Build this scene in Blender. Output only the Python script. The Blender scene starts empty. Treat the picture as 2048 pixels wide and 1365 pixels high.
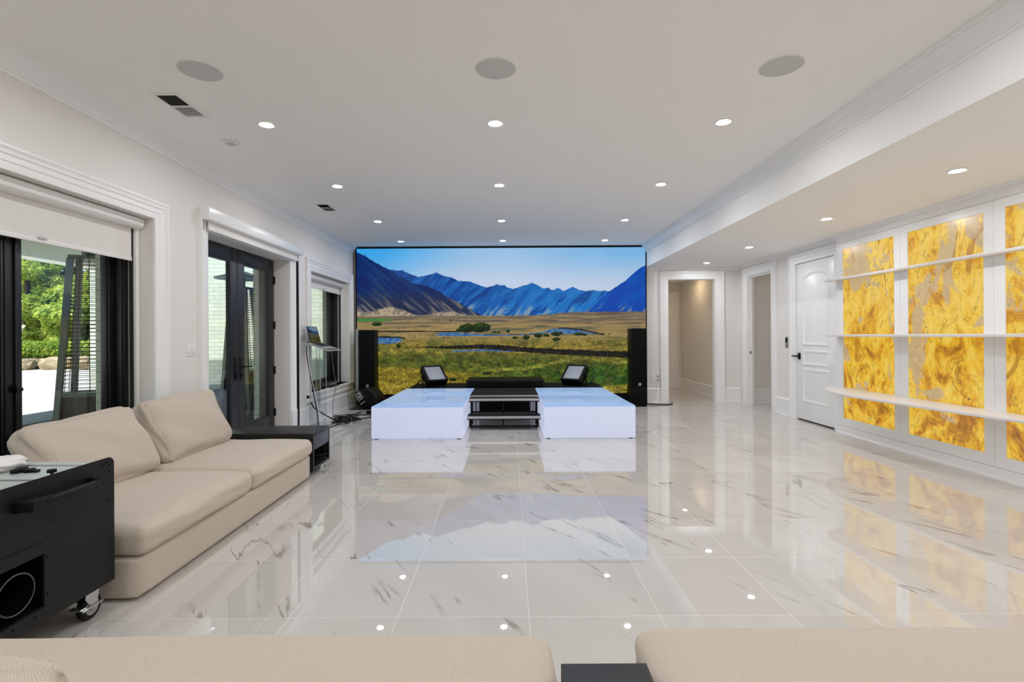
import bpy, bmesh, math, random
import numpy as np
from mathutils import Vector, Matrix

S = bpy.context.scene
COL = S.collection
PI = math.pi

# ------------------------------------------------------------------ camera
cam_d = bpy.data.cameras.new('camera')
cam = bpy.data.objects.new('camera', cam_d)
COL.objects.link(cam)
cam_d.sensor_width = 36.0
cam_d.lens = 1010 * 36.0 / 2048
cam_d.shift_x = 6.0 / 2048
cam_d.shift_y = -10.5 / 2048
cam_d.clip_start = 0.02
cam.matrix_world = Matrix.Translation((0, 0, 1.3)) @ Matrix.Rotation(PI / 2, 4, 'X') @ Matrix.Rotation(-0.006, 4, 'Z')
S.camera = cam

# ------------------------------------------------------------------ view, sky, sun
S.view_settings.view_transform = 'Standard'
S.view_settings.look = 'None'
S.view_settings.gamma = 1
S.view_settings.use_curve_mapping = False
S.view_settings.exposure = 0.0
S.cycles.caustics_reflective = False
S.cycles.caustics_refractive = False
S.cycles.max_bounces = 14
S.cycles.diffuse_bounces = 8
S.cycles.transparent_max_bounces = 24
S.cycles.sample_clamp_indirect = 6.0
W = bpy.data.worlds.new('sky')
S.world = W
W.use_nodes = True
wn = W.node_tree.nodes
sky = wn.new('ShaderNodeTexSky')
sky.sky_type = 'NISHITA'
sky.sun_disc = False
sky.sun_elevation = math.radians(50)
sky.sun_rotation = math.radians(200)
wn['Background'].inputs['Strength'].default_value = 0.30
W.node_tree.links.new(sky.outputs[0], wn['Background'].inputs[0])
sun_d = bpy.data.lights.new('sun', 'SUN')
sun_d.energy = 6.0
sun_d.angle = 0.01
sun_d.color = (1, 0.95, 0.86)
sun = bpy.data.objects.new('sun', sun_d)
COL.objects.link(sun)
sun.rotation_euler = Vector((0.25, 0.62, -0.80)).to_track_quat('-Z', 'Y').to_euler()

LAMP = 410.0       # emission of the downlight lenses

# ------------------------------------------------------------------ helpers
def lin(c):
    return tuple(((v / 255) / 12.92 if v / 255 <= 0.04045 else ((v / 255 + 0.055) / 1.055) ** 2.4) for v in c)

class N:
    """small node-tree builder"""
    def __init__(s, name):
        s.m = bpy.data.materials.new(name)
        s.m.use_nodes = True
        s.t = s.m.node_tree
        s.b = s.t.nodes['Principled BSDF']
    def n(s, typ, **kw):
        q = s.t.nodes.new('ShaderNode' + typ)
        for k, v in kw.items():
            setattr(q, k, v)
        return q
    def l(s, a, b):
        s.t.links.new(a, b)
    def val(s, node, **kw):
        for k, v in kw.items():
            k = k.replace('_', ' ')
            node.inputs[k].default_value = v
        return node
    def math(s, op, a, b=None, c=None):
        q = s.n('Math', operation=op)
        for i, x in enumerate((a, b, c)):
            if x is None:
                continue
            if isinstance(x, (int, float)):
                q.inputs[i].default_value = x
            else:
                s.l(x, q.inputs[i])
        return q.outputs[0]
    def ramp(s, fac, stops, interp='LINEAR'):
        q = s.n('ValToRGB')
        q.color_ramp.interpolation = interp
        e = q.color_ramp.elements
        while len(e) < len(stops):
            e.new(0.5)
        for i, (p, c) in enumerate(stops):
            e[i].position = p
            e[i].color = (*c, 1) if len(c) == 3 else c
        s.l(fac, q.inputs[0])
        return q.outputs[0]
    def mix(s, fac, a, b):
        q = s.n('Mix', data_type='RGBA')
        for i, x in ((0, fac), (6, a), (7, b)):
            if isinstance(x, (int, float)):
                q.inputs[i].default_value = x
            elif isinstance(x, tuple):
                q.inputs[i].default_value = (*x, 1)
            else:
                s.l(x, q.inputs[i])
        return q.outputs[2]
    def noise(s, vec, scale, detail=4, rough=0.5, dist=0.0):
        q = s.n('TexNoise')
        s.val(q, Scale=scale, Detail=detail, Roughness=rough, Distortion=dist)
        if vec is not None:
            s.l(vec, q.inputs['Vector'])
        return q.outputs['Fac']
    def pos(s):
        return s.n('NewGeometry').outputs['Position']
    def obj(s):
        return s.n('TexCoord').outputs['Object']
    def mapping(s, vec, scale=(1, 1, 1), rot=(0, 0, 0), loc=(0, 0, 0)):
        q = s.n('Mapping')
        q.inputs['Scale'].default_value = scale
        q.inputs['Rotation'].default_value = rot
        q.inputs['Location'].default_value = loc
        s.l(vec, q.inputs['Vector'])
        return q.outputs[0]
    def bump(s, h, strength=0.2, dist=0.01):
        q = s.n('Bump')
        q.inputs['Strength'].default_value = strength
        q.inputs['Distance'].default_value = dist
        s.l(h, q.inputs['Height'])
        s.l(q.outputs[0], s.b.inputs['Normal'])

def mat(name, c, rough=0.5, metal=0.0, spec=0.5, vary=0.04, vscale=6.0, bump=0.0, bscale=200.0, coat=0.0):
    """plain painted, metal or plastic surface with a slight mottling and optional fine grain"""
    k = N(name)
    base = lin(c)
    f = k.noise(k.obj(), vscale, 3)
    k.l(k.mix(f, tuple(v * (1 - vary) for v in base), tuple(min(1, v * (1 + vary)) for v in base)), k.b.inputs['Base Color'])
    k.b.inputs['Roughness'].default_value = rough
    k.b.inputs['Metallic'].default_value = metal
    k.b.inputs['Specular IOR Level'].default_value = spec
    k.b.inputs['Coat Weight'].default_value = coat
    if bump:
        k.bump(k.noise(k.obj(), bscale, 2), bump, 0.002)
    return k.m

def emit(name, c, strength):
    k = N(name)
    k.b.inputs['Base Color'].default_value = (0.8, 0.8, 0.8, 1)
    k.b.inputs['Emission Color'].default_value = (*lin(c), 1)
    k.b.inputs['Emission Strength'].default_value = strength
    return k.m

# ------------------------------------------------------------------ mesh builder
class MB:
    def __init__(s):
        s.v, s.f = [], []
    def add(s, vs, fs, m=None):
        o = len(s.v)
        s.v += [tuple(m @ Vector(p)) for p in vs] if m is not None else [tuple(p) for p in vs]
        s.f += [tuple(i + o for i in f) for f in fs]
        return s
    def box(s, x0, x1, y0, y1, z0, z1, m=None):
        vs = [(x, y, z) for x in (x0, x1) for y in (y0, y1) for z in (z0, z1)]
        return s.add(vs, [(0, 1, 3, 2), (4, 6, 7, 5), (0, 4, 5, 1), (2, 3, 7, 6), (0, 2, 6, 4), (1, 5, 7, 3)], m)
    def prism(s, poly, h0, h1, fn=lambda a, b, h: (a, b, h), m=None):
        n = len(poly)
        vs = [fn(a, b, h0) for a, b in poly] + [fn(a, b, h1) for a, b in poly]
        fs = [tuple(range(n)), tuple(range(2 * n - 1, n - 1, -1))] + [(i, (i + 1) % n, n + (i + 1) % n, n + i) for i in range(n)]
        return s.add(vs, fs, m)
    def cyl(s, p0, p1, r0, r1=None, n=20, caps=True, m=None):
        r1 = r0 if r1 is None else r1
        p0, p1 = Vector(p0), Vector(p1)
        d = (p1 - p0).normalized()
        a = d.orthogonal().normalized()
        b = d.cross(a)
        vs = []
        for p, r in ((p0, r0), (p1, r1)):
            for i in range(n):
                t = 2 * PI * i / n
                vs.append(p + a * (r * math.cos(t)) + b * (r * math.sin(t)))
        fs = [(i, (i + 1) % n, n + (i + 1) % n, n + i) for i in range(n)]
        if caps:
            fs += [tuple(range(n - 1, -1, -1)), tuple(range(n, 2 * n))]
        return s.add(vs, fs, m)
    def lathe(s, prof, c=(0, 0, 0), axis='Z', n=28, m=None):
        c = Vector(c)
        vs, fs = [], []
        for r, h in prof:
            for i in range(n):
                t = 2 * PI * i / n
                p = (r * math.cos(t), r * math.sin(t), h)
                if axis == 'X':
                    p = (p[2], p[0], p[1])
                elif axis == 'Y':
                    p = (p[0], p[2], p[1])
                vs.append(c + Vector(p))
        k = len(prof)
        for j in range(k - 1):
            for i in range(n):
                fs.append((j * n + i, j * n + (i + 1) % n, (j + 1) * n + (i + 1) % n, (j + 1) * n + i))
        return s.add(vs, fs, m)
    def tube(s, pts, r, n=8, smooth=4, m=None):
        """round cable through the points (Catmull-Rom)"""
        P = [Vector(p) for p in pts]
        if smooth > 1 and len(P) > 2:
            Q = [P[0]] + P + [P[-1]]
            out = []
            for i in range(1, len(Q) - 2):
                for k in range(smooth):
                    t = k / smooth
                    a, b, c, d = Q[i - 1], Q[i], Q[i + 1], Q[i + 2]
                    out.append(0.5 * ((2 * b) + (c - a) * t + (2 * a - 5 * b + 4 * c - d) * t * t + (3 * b - a - 3 * c + d) * t ** 3))
            P = out + [P[-1]]
        vs, fs = [], []
        prev = None
        for i, p in enumerate(P):
            d = (P[min(i + 1, len(P) - 1)] - P[max(i - 1, 0)])
            d = d.normalized() if d.length > 1e-9 else Vector((0, 0, 1))
            a = d.orthogonal().normalized() if prev is None else (prev - d * prev.dot(d)).normalized()
            prev = a
            b = d.cross(a)
            for k in range(n):
                t = 2 * PI * k / n
                vs.append(p + a * (r * math.cos(t)) + b * (r * math.sin(t)))
        for i in range(len(P) - 1):
            for k in range(n):
                fs.append((i * n + k, i * n + (k + 1) % n, (i + 1) * n + (k + 1) % n, (i + 1) * n + k))
        fs += [tuple(range(n - 1, -1, -1)), tuple(range(len(vs) - n, len(vs)))]
        return s.add(vs, fs, m)
    def sweep(s, path, prof, fn=lambda a, b, h: (a, b, h), closed=False, m=None):
        """profile [(offset to the left of the path, height)] mitred along a plane path"""
        P = [Vector((a, b)) for a, b in path]
        n = len(P)
        dirs = []
        for i in range(n):
            def nrm(p, q):
                d = (q - p).normalized()
                return Vector((-d.y, d.x))
            if closed or 0 < i < n - 1:
                a, b = nrm(P[i - 1], P[i]), nrm(P[i], P[(i + 1) % n])
                w = a + b
                dirs.append(w / max(0.2, w.dot(a)) if w.length > 1e-6 else a)
            else:
                dirs.append(nrm(P[0], P[1]) if i == 0 else nrm(P[-2], P[-1]))
        k = len(prof)
        vs = [fn(*(P[i] + dirs[i] * o), h) for i in range(n) for o, h in prof]
        fs = []
        for i in range(n if closed else n - 1):
            j = (i + 1) % n
            for q in range(k):
                fs.append((i * k + q, i * k + (q + 1) % k, j * k + (q + 1) % k, j * k + q))
        if not closed:
            fs += [tuple(range(k)), tuple(range(n * k - 1, n * k - k - 1, -1))]
        return s.add(vs, fs, m)
    def soft(s, sx, sy, sz, r, puff=(0, 0, 0), seg=14, m=None, pinch=0.0, wob=0.0, seed=0):
        """soft upholstered block centred on the origin: rounded edges, bulging faces"""
        key, vs, fs = {}, [], []
        rnd = random.Random(seed)
        ph = [rnd.uniform(0, 6.28) for _ in range(6)]
        h = (sx / 2, sy / 2, sz / 2)
        def put(p):
            k = tuple(round(c * 4000) for c in p)
            if k not in key:
                key[k] = len(vs)
                q = Vector(p)
                core = Vector([max(-(h[i] - r), min(h[i] - r, p[i] * h[i])) for i in range(3)])
                e = Vector([p[i] * h[i] for i in range(3)]) - core
                v = core + (e.normalized() * r if e.length > 1e-9 else e)
                for i in range(3):
                    j, l = (i + 1) % 3, (i + 2) % 3
                    b = (1 - abs(p[j]) ** 2.2) * (1 - abs(p[l]) ** 2.2)
                    v[i] += puff[i] * b * (1 if p[i] > 0 else -1) * min(1, abs(p[i]) ** 1.5)
                if pinch:
                    k3 = abs(p[0] * p[1] * p[2]) ** 3
                    v *= 1 + pinch * k3
                if wob:
                    v += Vector((math.sin(3 * p[1] + 5 * p[2] + ph[0]), math.sin(4 * p[0] + 3 * p[2] + ph[1]), math.sin(4 * p[0] + 5 * p[1] + ph[2]))) * wob
                    v += Vector((math.sin(9 * p[1] + 7 * p[2] + ph[3]), math.sin(8 * p[0] + 9 * p[2] + ph[4]), math.sin(9 * p[0] + 8 * p[1] + ph[5]))) * wob * 0.3
                vs.append(v)
            return key[k]
        def g(t):  # denser near the edges
            return math.sin(t * PI / 2) * 0.35 + t * 0.65
        c = [g(-1 + 2 * i / seg) for i in range(seg + 1)]
        for ax in range(3):
            for sg in (-1, 1):
                for i in range(seg):
                    for j in range(seg):
                        q = []
                        for a, b in ((i, j), (i + 1, j), (i + 1, j + 1), (i, j + 1)):
                            p = [0, 0, 0]
                            p[ax], p[(ax + 1) % 3], p[(ax + 2) % 3] = sg, c[a], c[b]
                            q.append(put(p))
                        fs.append(tuple(q if sg > 0 else q[::-1]))
        return s.add(vs, fs, m)

def tag(o, label=None, cat=None, group=None, kind=None):
    if label: o['label'] = label
    if cat: o['category'] = cat
    if group: o['group'] = group
    if kind: o['kind'] = kind
    return o

def wloc(o):
    p = Vector((0, 0, 0))
    while o is not None:
        p += o.location
        o = o.parent
    return p

def obj(name, mb, m, parent=None, bevel=0.0, seg=2, smooth=True, angle=0.6, origin=None):
    """one mesh object from a builder whose points are in world space (things are never rotated at build time)"""
    base = wloc(parent) if parent is not None else None
    if parent is None:
        a = np.array(mb.v)
        base = Vector(origin) if origin else Vector(((a[:, 0].min() + a[:, 0].max()) / 2, (a[:, 1].min() + a[:, 1].max()) / 2, a[:, 2].min()))
    me = bpy.data.meshes.new(name)
    bm = bmesh.new()
    bv = [bm.verts.new(Vector(p) - base) for p in mb.v]
    for f in mb.f:
        try:
            bm.faces.new([bv[i] for i in f])
        except ValueError:
            pass
    bmesh.ops.recalc_face_normals(bm, faces=bm.faces[:])
    if bevel:
        es = [e for e in bm.edges if len(e.link_faces) == 2 and e.calc_face_angle(0) > 0.5]
        bmesh.ops.bevel(bm, geom=es, offset=bevel, segments=seg, affect='EDGES', profile=0.5, clamp_overlap=True)
    for e in bm.edges:
        if len(e.link_faces) == 2 and e.calc_face_angle(0) > angle:
            e.smooth = False
    if smooth:
        for f in bm.faces:
            f.smooth = True
    bm.to_mesh(me)
    bm.free()
    me.materials.append(m)
    o = bpy.data.objects.new(name, me)
    COL.objects.link(o)
    if parent is not None:
        o.parent = parent
    else:
        o.location = base
    return o

def struct(name, mb, m, parent=None, **kw):
    o = obj(name, mb, m, parent, **kw)
    if parent is None:
        o['kind'] = 'structure'
    return o

def thing(name, loc, label, cat, group=None):
    o = bpy.data.objects.new(name, None)
    o.empty_display_size = 0.1
    COL.objects.link(o)
    o.location = loc
    return tag(o, label, cat, group)

def sroot(name, loc):
    o = bpy.data.objects.new(name, None)
    o.empty_display_size = 0.1
    COL.objects.link(o)
    o.location = loc
    o['kind'] = 'structure'
    return o

def dup(root, loc, label, group=None):
    def cp(o, par):
        c = o.copy()
        COL.objects.link(c)
        c.parent = par
        for ch in list(o.children):
            cp(ch, c)
        return c
    c = cp(root, None)
    c.location = loc
    c['label'] = label
    if group:
        c['group'] = group
    return c

def B(*a):
    return MB().box(*a)

def slab(mb, u0, u1, w0, w1, openings, boxfn):
    """wall split around its openings [(u0,u1,w0,w1)]"""
    ops = sorted(openings)
    u = u0
    for a, b, c, d in ops:
        if a > u: boxfn(mb, u, a, w0, w1)
        if c > w0: boxfn(mb, a, b, w0, c)
        if d < w1: boxfn(mb, a, b, d, w1)
        u = b
    if u < u1: boxfn(mb, u, u1, w0, w1)
    return mb

# ------------------------------------------------------------------ materials
def paint(name, c, rough=0.6):
    return mat(name, c, rough, vary=0.012, vscale=1.5, bump=0.03, bscale=350)
M = {}
M['wall'] = paint('wall paint', (230, 227, 223), 0.55)
M['ceiling'] = paint('ceiling paint', (243, 242, 240), 0.7)
M['trim'] = paint('white trim enamel', (240, 240, 239), 0.28)
M['black_metal'] = mat('black metal', (12, 11, 11), 0.45, 0.0, 0.3, bump=0.05, bscale=900)
M['frame_black'] = mat('charcoal window paint', (22, 22, 25), 0.35, 0.0, 0.45)
M['door_black'] = mat('charcoal door paint', (34, 35, 41), 0.4, 0.0, 0.4)
M['dark_hole'] = mat('dark interior', (6, 6, 6), 0.9)
M['plastic_black'] = mat('black plastic', (7, 7, 8), 0.5, 0, 0.25)
M['rubber'] = mat('black rubber', (20, 20, 20), 0.7, 0, 0.3)
M['grille'] = mat('black speaker grille', (4, 4, 5), 0.7, 0, 0.15, bump=0.4, bscale=500)
M['chrome'] = mat('bright steel', (200, 200, 200), 0.22, 1.0)
M['alu'] = mat('satin aluminium', (190, 188, 186), 0.4, 0.9)
M['steel_top'] = mat('brushed steel lid', (206, 214, 211), 0.34, 0.35)
M['grey_plastic'] = mat('grey plastic', (150, 152, 148), 0.5)
M['white_plastic'] = mat('white plastic', (232, 231, 228), 0.4)
M['shade'] = mat('white shade fabric', (225, 222, 218), 0.8, bump=0.1, bscale=900)
M['speaker_cloth'] = mat('grey ceiling speaker cloth', (200, 200, 198), 0.8, bump=0.2, bscale=1200)
M['vent_dark'] = mat('dark vent throat', (62, 61, 58), 0.7)
M['carpet'] = mat('black stage carpet', (22, 22, 21), 0.85, 0, 0.2, vary=0.2, vscale=150, bump=0.3, bscale=600)
M['stone_cap'] = mat('blue grey stone cap', (120, 132, 145), 0.7, vary=0.15)
M['stone_grey'] = mat('grey stone wall', (128, 128, 116), 0.8, vary=0.2, vscale=9, bump=0.3, bscale=30)
M['patio'] = mat('pale patio stone', (214, 208, 200), 0.8, vary=0.08, vscale=3)
M['boulder'] = mat('tan boulder', (176, 158, 128), 0.9, vary=0.35, vscale=5, bump=0.5, bscale=12)
M['mulch'] = mat('brown mulch', (88, 74, 62), 0.95, vary=0.4, vscale=20)
M['heater'] = mat('grey powder coat', (96, 102, 98), 0.45, 0.3)
M['heater_dark'] = mat('brown heater panel', (58, 48, 42), 0.5, 0.2)
M['soffit_out'] = paint('porch paint', (226, 230, 224), 0.7)
M['bark'] = mat('tree bark', (78, 64, 50), 0.9, vary=0.3, vscale=20)

def wood_black():
    k = N('black stained oak')
    v = k.mapping(k.obj(), (1.2, 30, 30))
    f = k.noise(v, 5, 6, 0.6, 0.6)
    k.l(k.ramp(f, [(0.3, lin((12, 12, 13))), (0.7, lin((30, 30, 32)))]), k.b.inputs['Base Color'])
    k.b.inputs['Roughness'].default_value = 0.45
    k.bump(f, 0.15, 0.002)
    return k.m
M['black_oak'] = wood_black()
def wood_drawer():
    k = N('blue black oak drawer front')
    v = k.mapping(k.obj(), (30, 3, 40))
    f = k.noise(v, 4, 6, 0.6, 0.6)
    k.l(k.ramp(f, [(0.3, lin((38, 40, 50))), (0.7, lin((74, 78, 94)))]), k.b.inputs['Base Color'])
    k.b.inputs['Roughness'].default_value = 0.4
    k.bump(f, 0.15, 0.002)
    return k.m
M['drawer_oak'] = wood_drawer()

def fabric():
    k = N('beige woven upholstery')
    p = k.obj()
    w1 = k.n('TexWave', wave_type='BANDS', bands_direction='DIAGONAL')
    k.val(w1, Scale=105.0, Distortion=2.0, Detail=1.0)
    k.l(p, w1.inputs['Vector'])
    n1 = k.noise(p, 260, 2)
    n2 = k.noise(p, 6, 3)
    h = k.math('ADD', k.math('MULTIPLY', w1.outputs['Fac'], 0.28), k.math('MULTIPLY', n1, 0.8))
    c = k.mix(h, lin((158, 145, 130)), lin((222, 211, 196)))
    c2 = k.mix(k.math('MULTIPLY', n2, 0.25), c, lin((196, 185, 172)))
    k.l(c2, k.b.inputs['Base Color'])
    k.b.inputs['Roughness'].default_value = 0.95
    k.b.inputs['Specular IOR Level'].default_value = 0.15
    k.b.inputs['Sheen Weight'].default_value = 0.15
    k.bump(h, 0.25, 0.002)
    return k.m
M['fabric'] = fabric()

def marble_floor():
    k = N('polished marble tile')
    T = 0.607
    p = k.pos()
    sx = k.n('SeparateXYZ')
    k.l(p, sx.inputs[0])
    tx = k.math('DIVIDE', k.math('SUBTRACT', sx.outputs[0], 0.085), T)
    ty = k.math('DIVIDE', k.math('SUBTRACT', sx.outputs[1], 2.335), T)
    ix, iy = k.math('FLOOR', tx), k.math('FLOOR', ty)
    fx, fy = k.math('FRACT', tx), k.math('FRACT', ty)
    ex = k.math('MINIMUM', fx, k.math('SUBTRACT', 1.0, fx))
    ey = k.math('MINIMUM', fy, k.math('SUBTRACT', 1.0, fy))
    e = k.math('MINIMUM', ex, ey)
    grout = k.math('LESS_THAN', e, 0.0022)
    cid = k.n('CombineXYZ')
    k.l(ix, cid.inputs[0]); k.l(iy, cid.inputs[1])
    wn_ = k.n('TexWhiteNoise', noise_dimensions='2D')
    k.l(cid.outputs[0], wn_.inputs['Vector'])
    off = k.n('VectorMath', operation='SCALE')
    k.l(wn_.outputs['Color'], off.inputs[0])
    off.inputs['Scale'].default_value = 37.0
    add = k.n('VectorMath', operation='ADD')
    k.l(p, add.inputs[0]); k.l(off.outputs[0], add.inputs[1])
    rot = k.mapping(k.mapping(add.outputs[0], (1, 1, 1), (0, 0, math.radians(58))), (0.27, 2.3, 1))
    n = k.noise(rot, 1.25, 6, 0.52, 0.25)
    vein = k.math('ABSOLUTE', k.math('SUBTRACT', n, 0.5))
    mr = k.n('MapRange', interpolation_type='SMOOTHSTEP')
    k.val(mr, From_Min=0.001, From_Max=0.011, To_Min=1.0, To_Max=0.0)
    k.l(vein, mr.inputs['Value'])
    msk = k.noise(add.outputs[0], 2.6, 2)
    mm = k.n('MapRange', interpolation_type='SMOOTHSTEP')
    k.val(mm, From_Min=0.47, From_Max=0.62, To_Min=0.0, To_Max=1.0)
    k.l(msk, mm.inputs['Value'])
    vf = k.math('MULTIPLY', k.math('MULTIPLY', mr.outputs[0], mm.outputs[0]), 0.62)
    soft = k.noise(rot, 0.9, 3, 0.5, 0.4)
    tone = k.n('MapRange')
    k.val(tone, From_Min=0.3, From_Max=0.7, To_Min=0.0, To_Max=1.0)
    k.l(soft, tone.inputs['Value'])
    base = k.mix(tone.outputs[0], lin((198, 194, 188)), lin((212, 208, 203)))
    tint = k.mix(k.math('MULTIPLY', wn_.outputs['Value'], 0.3), base, lin((198, 190, 182)))
    c = k.mix(vf, tint, lin((104, 84, 66)))
    c = k.mix(k.math('MULTIPLY', grout, 0.42), c, lin((226, 220, 208)))
    k.l(c, k.b.inputs['Base Color'])
    k.b.inputs['Roughness'].default_value = 0.03
    k.b.inputs['IOR'].default_value = 2.2
    k.l(k.math('ADD', k.math('MULTIPLY', grout, 0.4), 0.012), k.b.inputs['Roughness'])
    wv = k.noise(k.mapping(p, (1, 1, 1)), 3.0, 1)
    k.bump(wv, 0.02, 0.006)
    return k.m
M['floor'] = marble_floor()

def onyx():
    k = N('backlit honey onyx')
    p = k.mapping(k.pos(), (1, 1, 0.8))
    def at(x, y, z, sc=(1, 1, 1), r=(0, 0, 0)): return k.mapping(p, sc, r, (x, y, z))
    n1 = k.noise(p, 3.4, 9, 0.66, 1.1)
    n2 = k.noise(at(9, 3, 4), 2.1, 6, 0.58, 0.8)
    n3 = k.noise(at(2, 7, 1), 11.0, 8, 0.68, 1.6)
    n4 = k.noise(at(5, 5, 5), 34.0, 4, 0.6, 0.6)
    n5 = k.noise(at(1, 2, 8, (1, 1, 0.55), (0.5, 0, 0)), 3.4, 7, 0.62, 1.4)
    n6 = k.noise(at(3, 8, 2, (1, 1, 0.3)), 26.0, 3, 0.6, 0.5)
    hz = k.n('SeparateXYZ')
    k.l(k.pos(), hz.inputs[0])
    low = k.n('MapRange')
    k.val(low, From_Min=0.3, From_Max=1.7, To_Min=0.07, To_Max=-0.02)
    k.l(hz.outputs[2], low.inputs['Value'])
    m1 = k.math('SUBTRACT', k.math('ADD', n1, k.math('MULTIPLY', k.math('SUBTRACT', n3, 0.5), 0.35)), low.outputs[0])
    c = k.ramp(m1, [(0.28, lin((122, 70, 10))), (0.37, lin((196, 128, 18))), (0.44, lin((232, 176, 30))), (0.50, lin((243, 200, 58))), (0.60, lin((248, 216, 98))), (0.72, lin((236, 184, 40)))])
    c = k.mix(k.math('MULTIPLY', n6, 0.35), c, lin((206, 146, 24)))
    up = k.n('MapRange')
    k.val(up, From_Min=0.4, From_Max=2.3, To_Min=-0.05, To_Max=0.05)
    k.l(hz.outputs[2], up.inputs['Value'])
    mg = k.ramp(k.math('ADD', n2, up.outputs[0]), [(0.545, (0, 0, 0)), (0.575, (1, 1, 1))])
    gc = k.mix(n3, lin((150, 128, 112)), lin((228, 202, 150)))
    c = k.mix(k.math('MULTIPLY', mg, 0.9), c, gc)
    rust = k.ramp(n5, [(0.585, (0, 0, 0)), (0.64, (1, 1, 1))])
    c = k.mix(k.math('MULTIPLY', rust, 0.8), c, k.mix(n3, lin((128, 72, 8)), lin((214, 148, 22))))
    vein = k.ramp(k.math('ABSOLUTE', k.math('SUBTRACT', n5, 0.47)), [(0.0, (1, 1, 1)), (0.010, (0, 0, 0))])
    area = k.ramp(n2, [(0.46, (1, 1, 1)), (0.54, (0, 0, 0))])
    c = k.mix(k.math('MULTIPLY', k.math('MULTIPLY', vein, area), 0.85), c, lin((96, 58, 14)))
    spots = k.ramp(n4, [(0.60, (0, 0, 0)), (0.65, (1, 1, 1))])
    sa = k.ramp(n3, [(0.53, (0, 0, 0)), (0.58, (1, 1, 1))])
    c = k.mix(k.math('MULTIPLY', k.math('MULTIPLY', spots, sa), 0.9), c, lin((78, 54, 16)))
    k.b.inputs['Base Color'].default_value = (0.10, 0.07, 0.03, 1)
    k.b.inputs['Roughness'].default_value = 0.25
    k.l(c, k.b.inputs['Emission Color'])
    k.b.inputs['Emission Strength'].default_value = 0.85
    return k.m
M['onyx'] = onyx()

def brick():
    k = N('white painted brick')
    s = k.n('SeparateXYZ')
    k.l(k.pos(), s.inputs[0])
    q = k.n('CombineXYZ')
    k.l(k.math('ADD', s.outputs[0], s.outputs[1]), q.inputs[0])
    k.l(s.outputs[2], q.inputs[1])
    b = k.n('TexBrick')
    k.val(b, Scale=1.0, Mortar_Size=0.006, Mortar_Smooth=0.3, Brick_Width=0.24, Row_Height=0.085)
    b.inputs['Color1'].default_value = (*lin((192, 198, 186)), 1)
    b.inputs['Color2'].default_value = (*lin((180, 187, 175)), 1)
    b.inputs['Mortar'].default_value = (*lin((156, 162, 152)), 1)
    k.l(q.outputs[0], b.inputs['Vector'])
    k.l(b.outputs['Color'], k.b.inputs['Base Color'])
    k.b.inputs['Roughness'].default_value = 0.8
    k.bump(k.math('SUBTRACT', 1.0, b.outputs['Fac']), 0.4, 0.01)
    return k.m
M['brick'] = brick()

def glass(name, tint, refl=1.5):
    """thin clear sheet: passes light straight, mirrors at grazing angles"""
    k = N(name)
    k.t.nodes.remove(k.b)
    tr = k.n('BsdfTransparent')
    tr.inputs['Color'].default_value = (*tint, 1)
    gl = k.n('BsdfGlossy')
    gl.inputs['Roughness'].default_value = 0.0
    f = k.n('Fresnel')
    g = k.n('NewGeometry')          # the same reflectance from either face of the sheet
    k.l(k.math('ADD', refl, k.math('MULTIPLY', g.outputs['Backfacing'], 1 / refl - refl)), f.inputs['IOR'])
    m = k.n('MixShader')
    k.l(f.outputs[0], m.inputs[0]); k.l(tr.outputs[0], m.inputs[1]); k.l(gl.outputs[0], m.inputs[2])
    k.l(m.outputs[0], k.t.nodes['Material Output'].inputs['Surface'])
    return k.m
M['glass'] = glass('window glass', (0.93, 0.965, 0.94), 1.45)
M['acrylic'] = glass('clear acrylic', (0.93, 0.95, 0.96), 1.5)

def shelf_mat():
    k = N('frosted white shelf')
    k.b.inputs['Base Color'].default_value = (*lin((226, 222, 220)), 1)
    k.b.inputs['Roughness'].default_value = 0.3
    k.b.inputs['Subsurface Weight'].default_value = 0.25
    k.b.inputs['Subsurface Radius'].default_value = (0.05, 0.04, 0.03)
    k.b.inputs['Subsurface Scale'].default_value = 0.5
    f = k.noise(k.obj(), 3, 2)
    k.l(k.mix(f, lin((222, 218, 216)), lin((230, 227, 225))), k.b.inputs['Base Color'])
    return k.m
M['shelf'] = shelf_mat()

def riser_mat(name, base, glow, strength):
    k = N(name)
    f = k.noise(k.pos(), 1.3, 2)
    k.l(k.mix(f, lin(base), lin(tuple(v + 8 for v in base))), k.b.inputs['Base Color'])
    k.b.inputs['Roughness'].default_value = 0.10
    k.b.inputs['Emission Color'].default_value = (*lin(glow), 1)
    k.b.inputs['Emission Strength'].default_value = strength
    return k.m
M['riser'] = riser_mat('glowing opal acrylic', (140, 144, 154), (218, 226, 255), 0.58)
M['riser_top'] = riser_mat('glowing bluer acrylic top', (92, 112, 140), (176, 207, 255), 0.56)  # top sheet coloured darker and bluer than the shell, glow included
M['lens'] = emit('downlight lens', (250, 251, 255), LAMP)
M['lens_warm'] = emit('hall downlight lens', (255, 222, 176), LAMP * 0.55)
M['blinder_face'] = mat('frosted lamp face', (158, 163, 170), 0.35, vary=0.1, vscale=60, bump=0.3, bscale=160)

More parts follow.
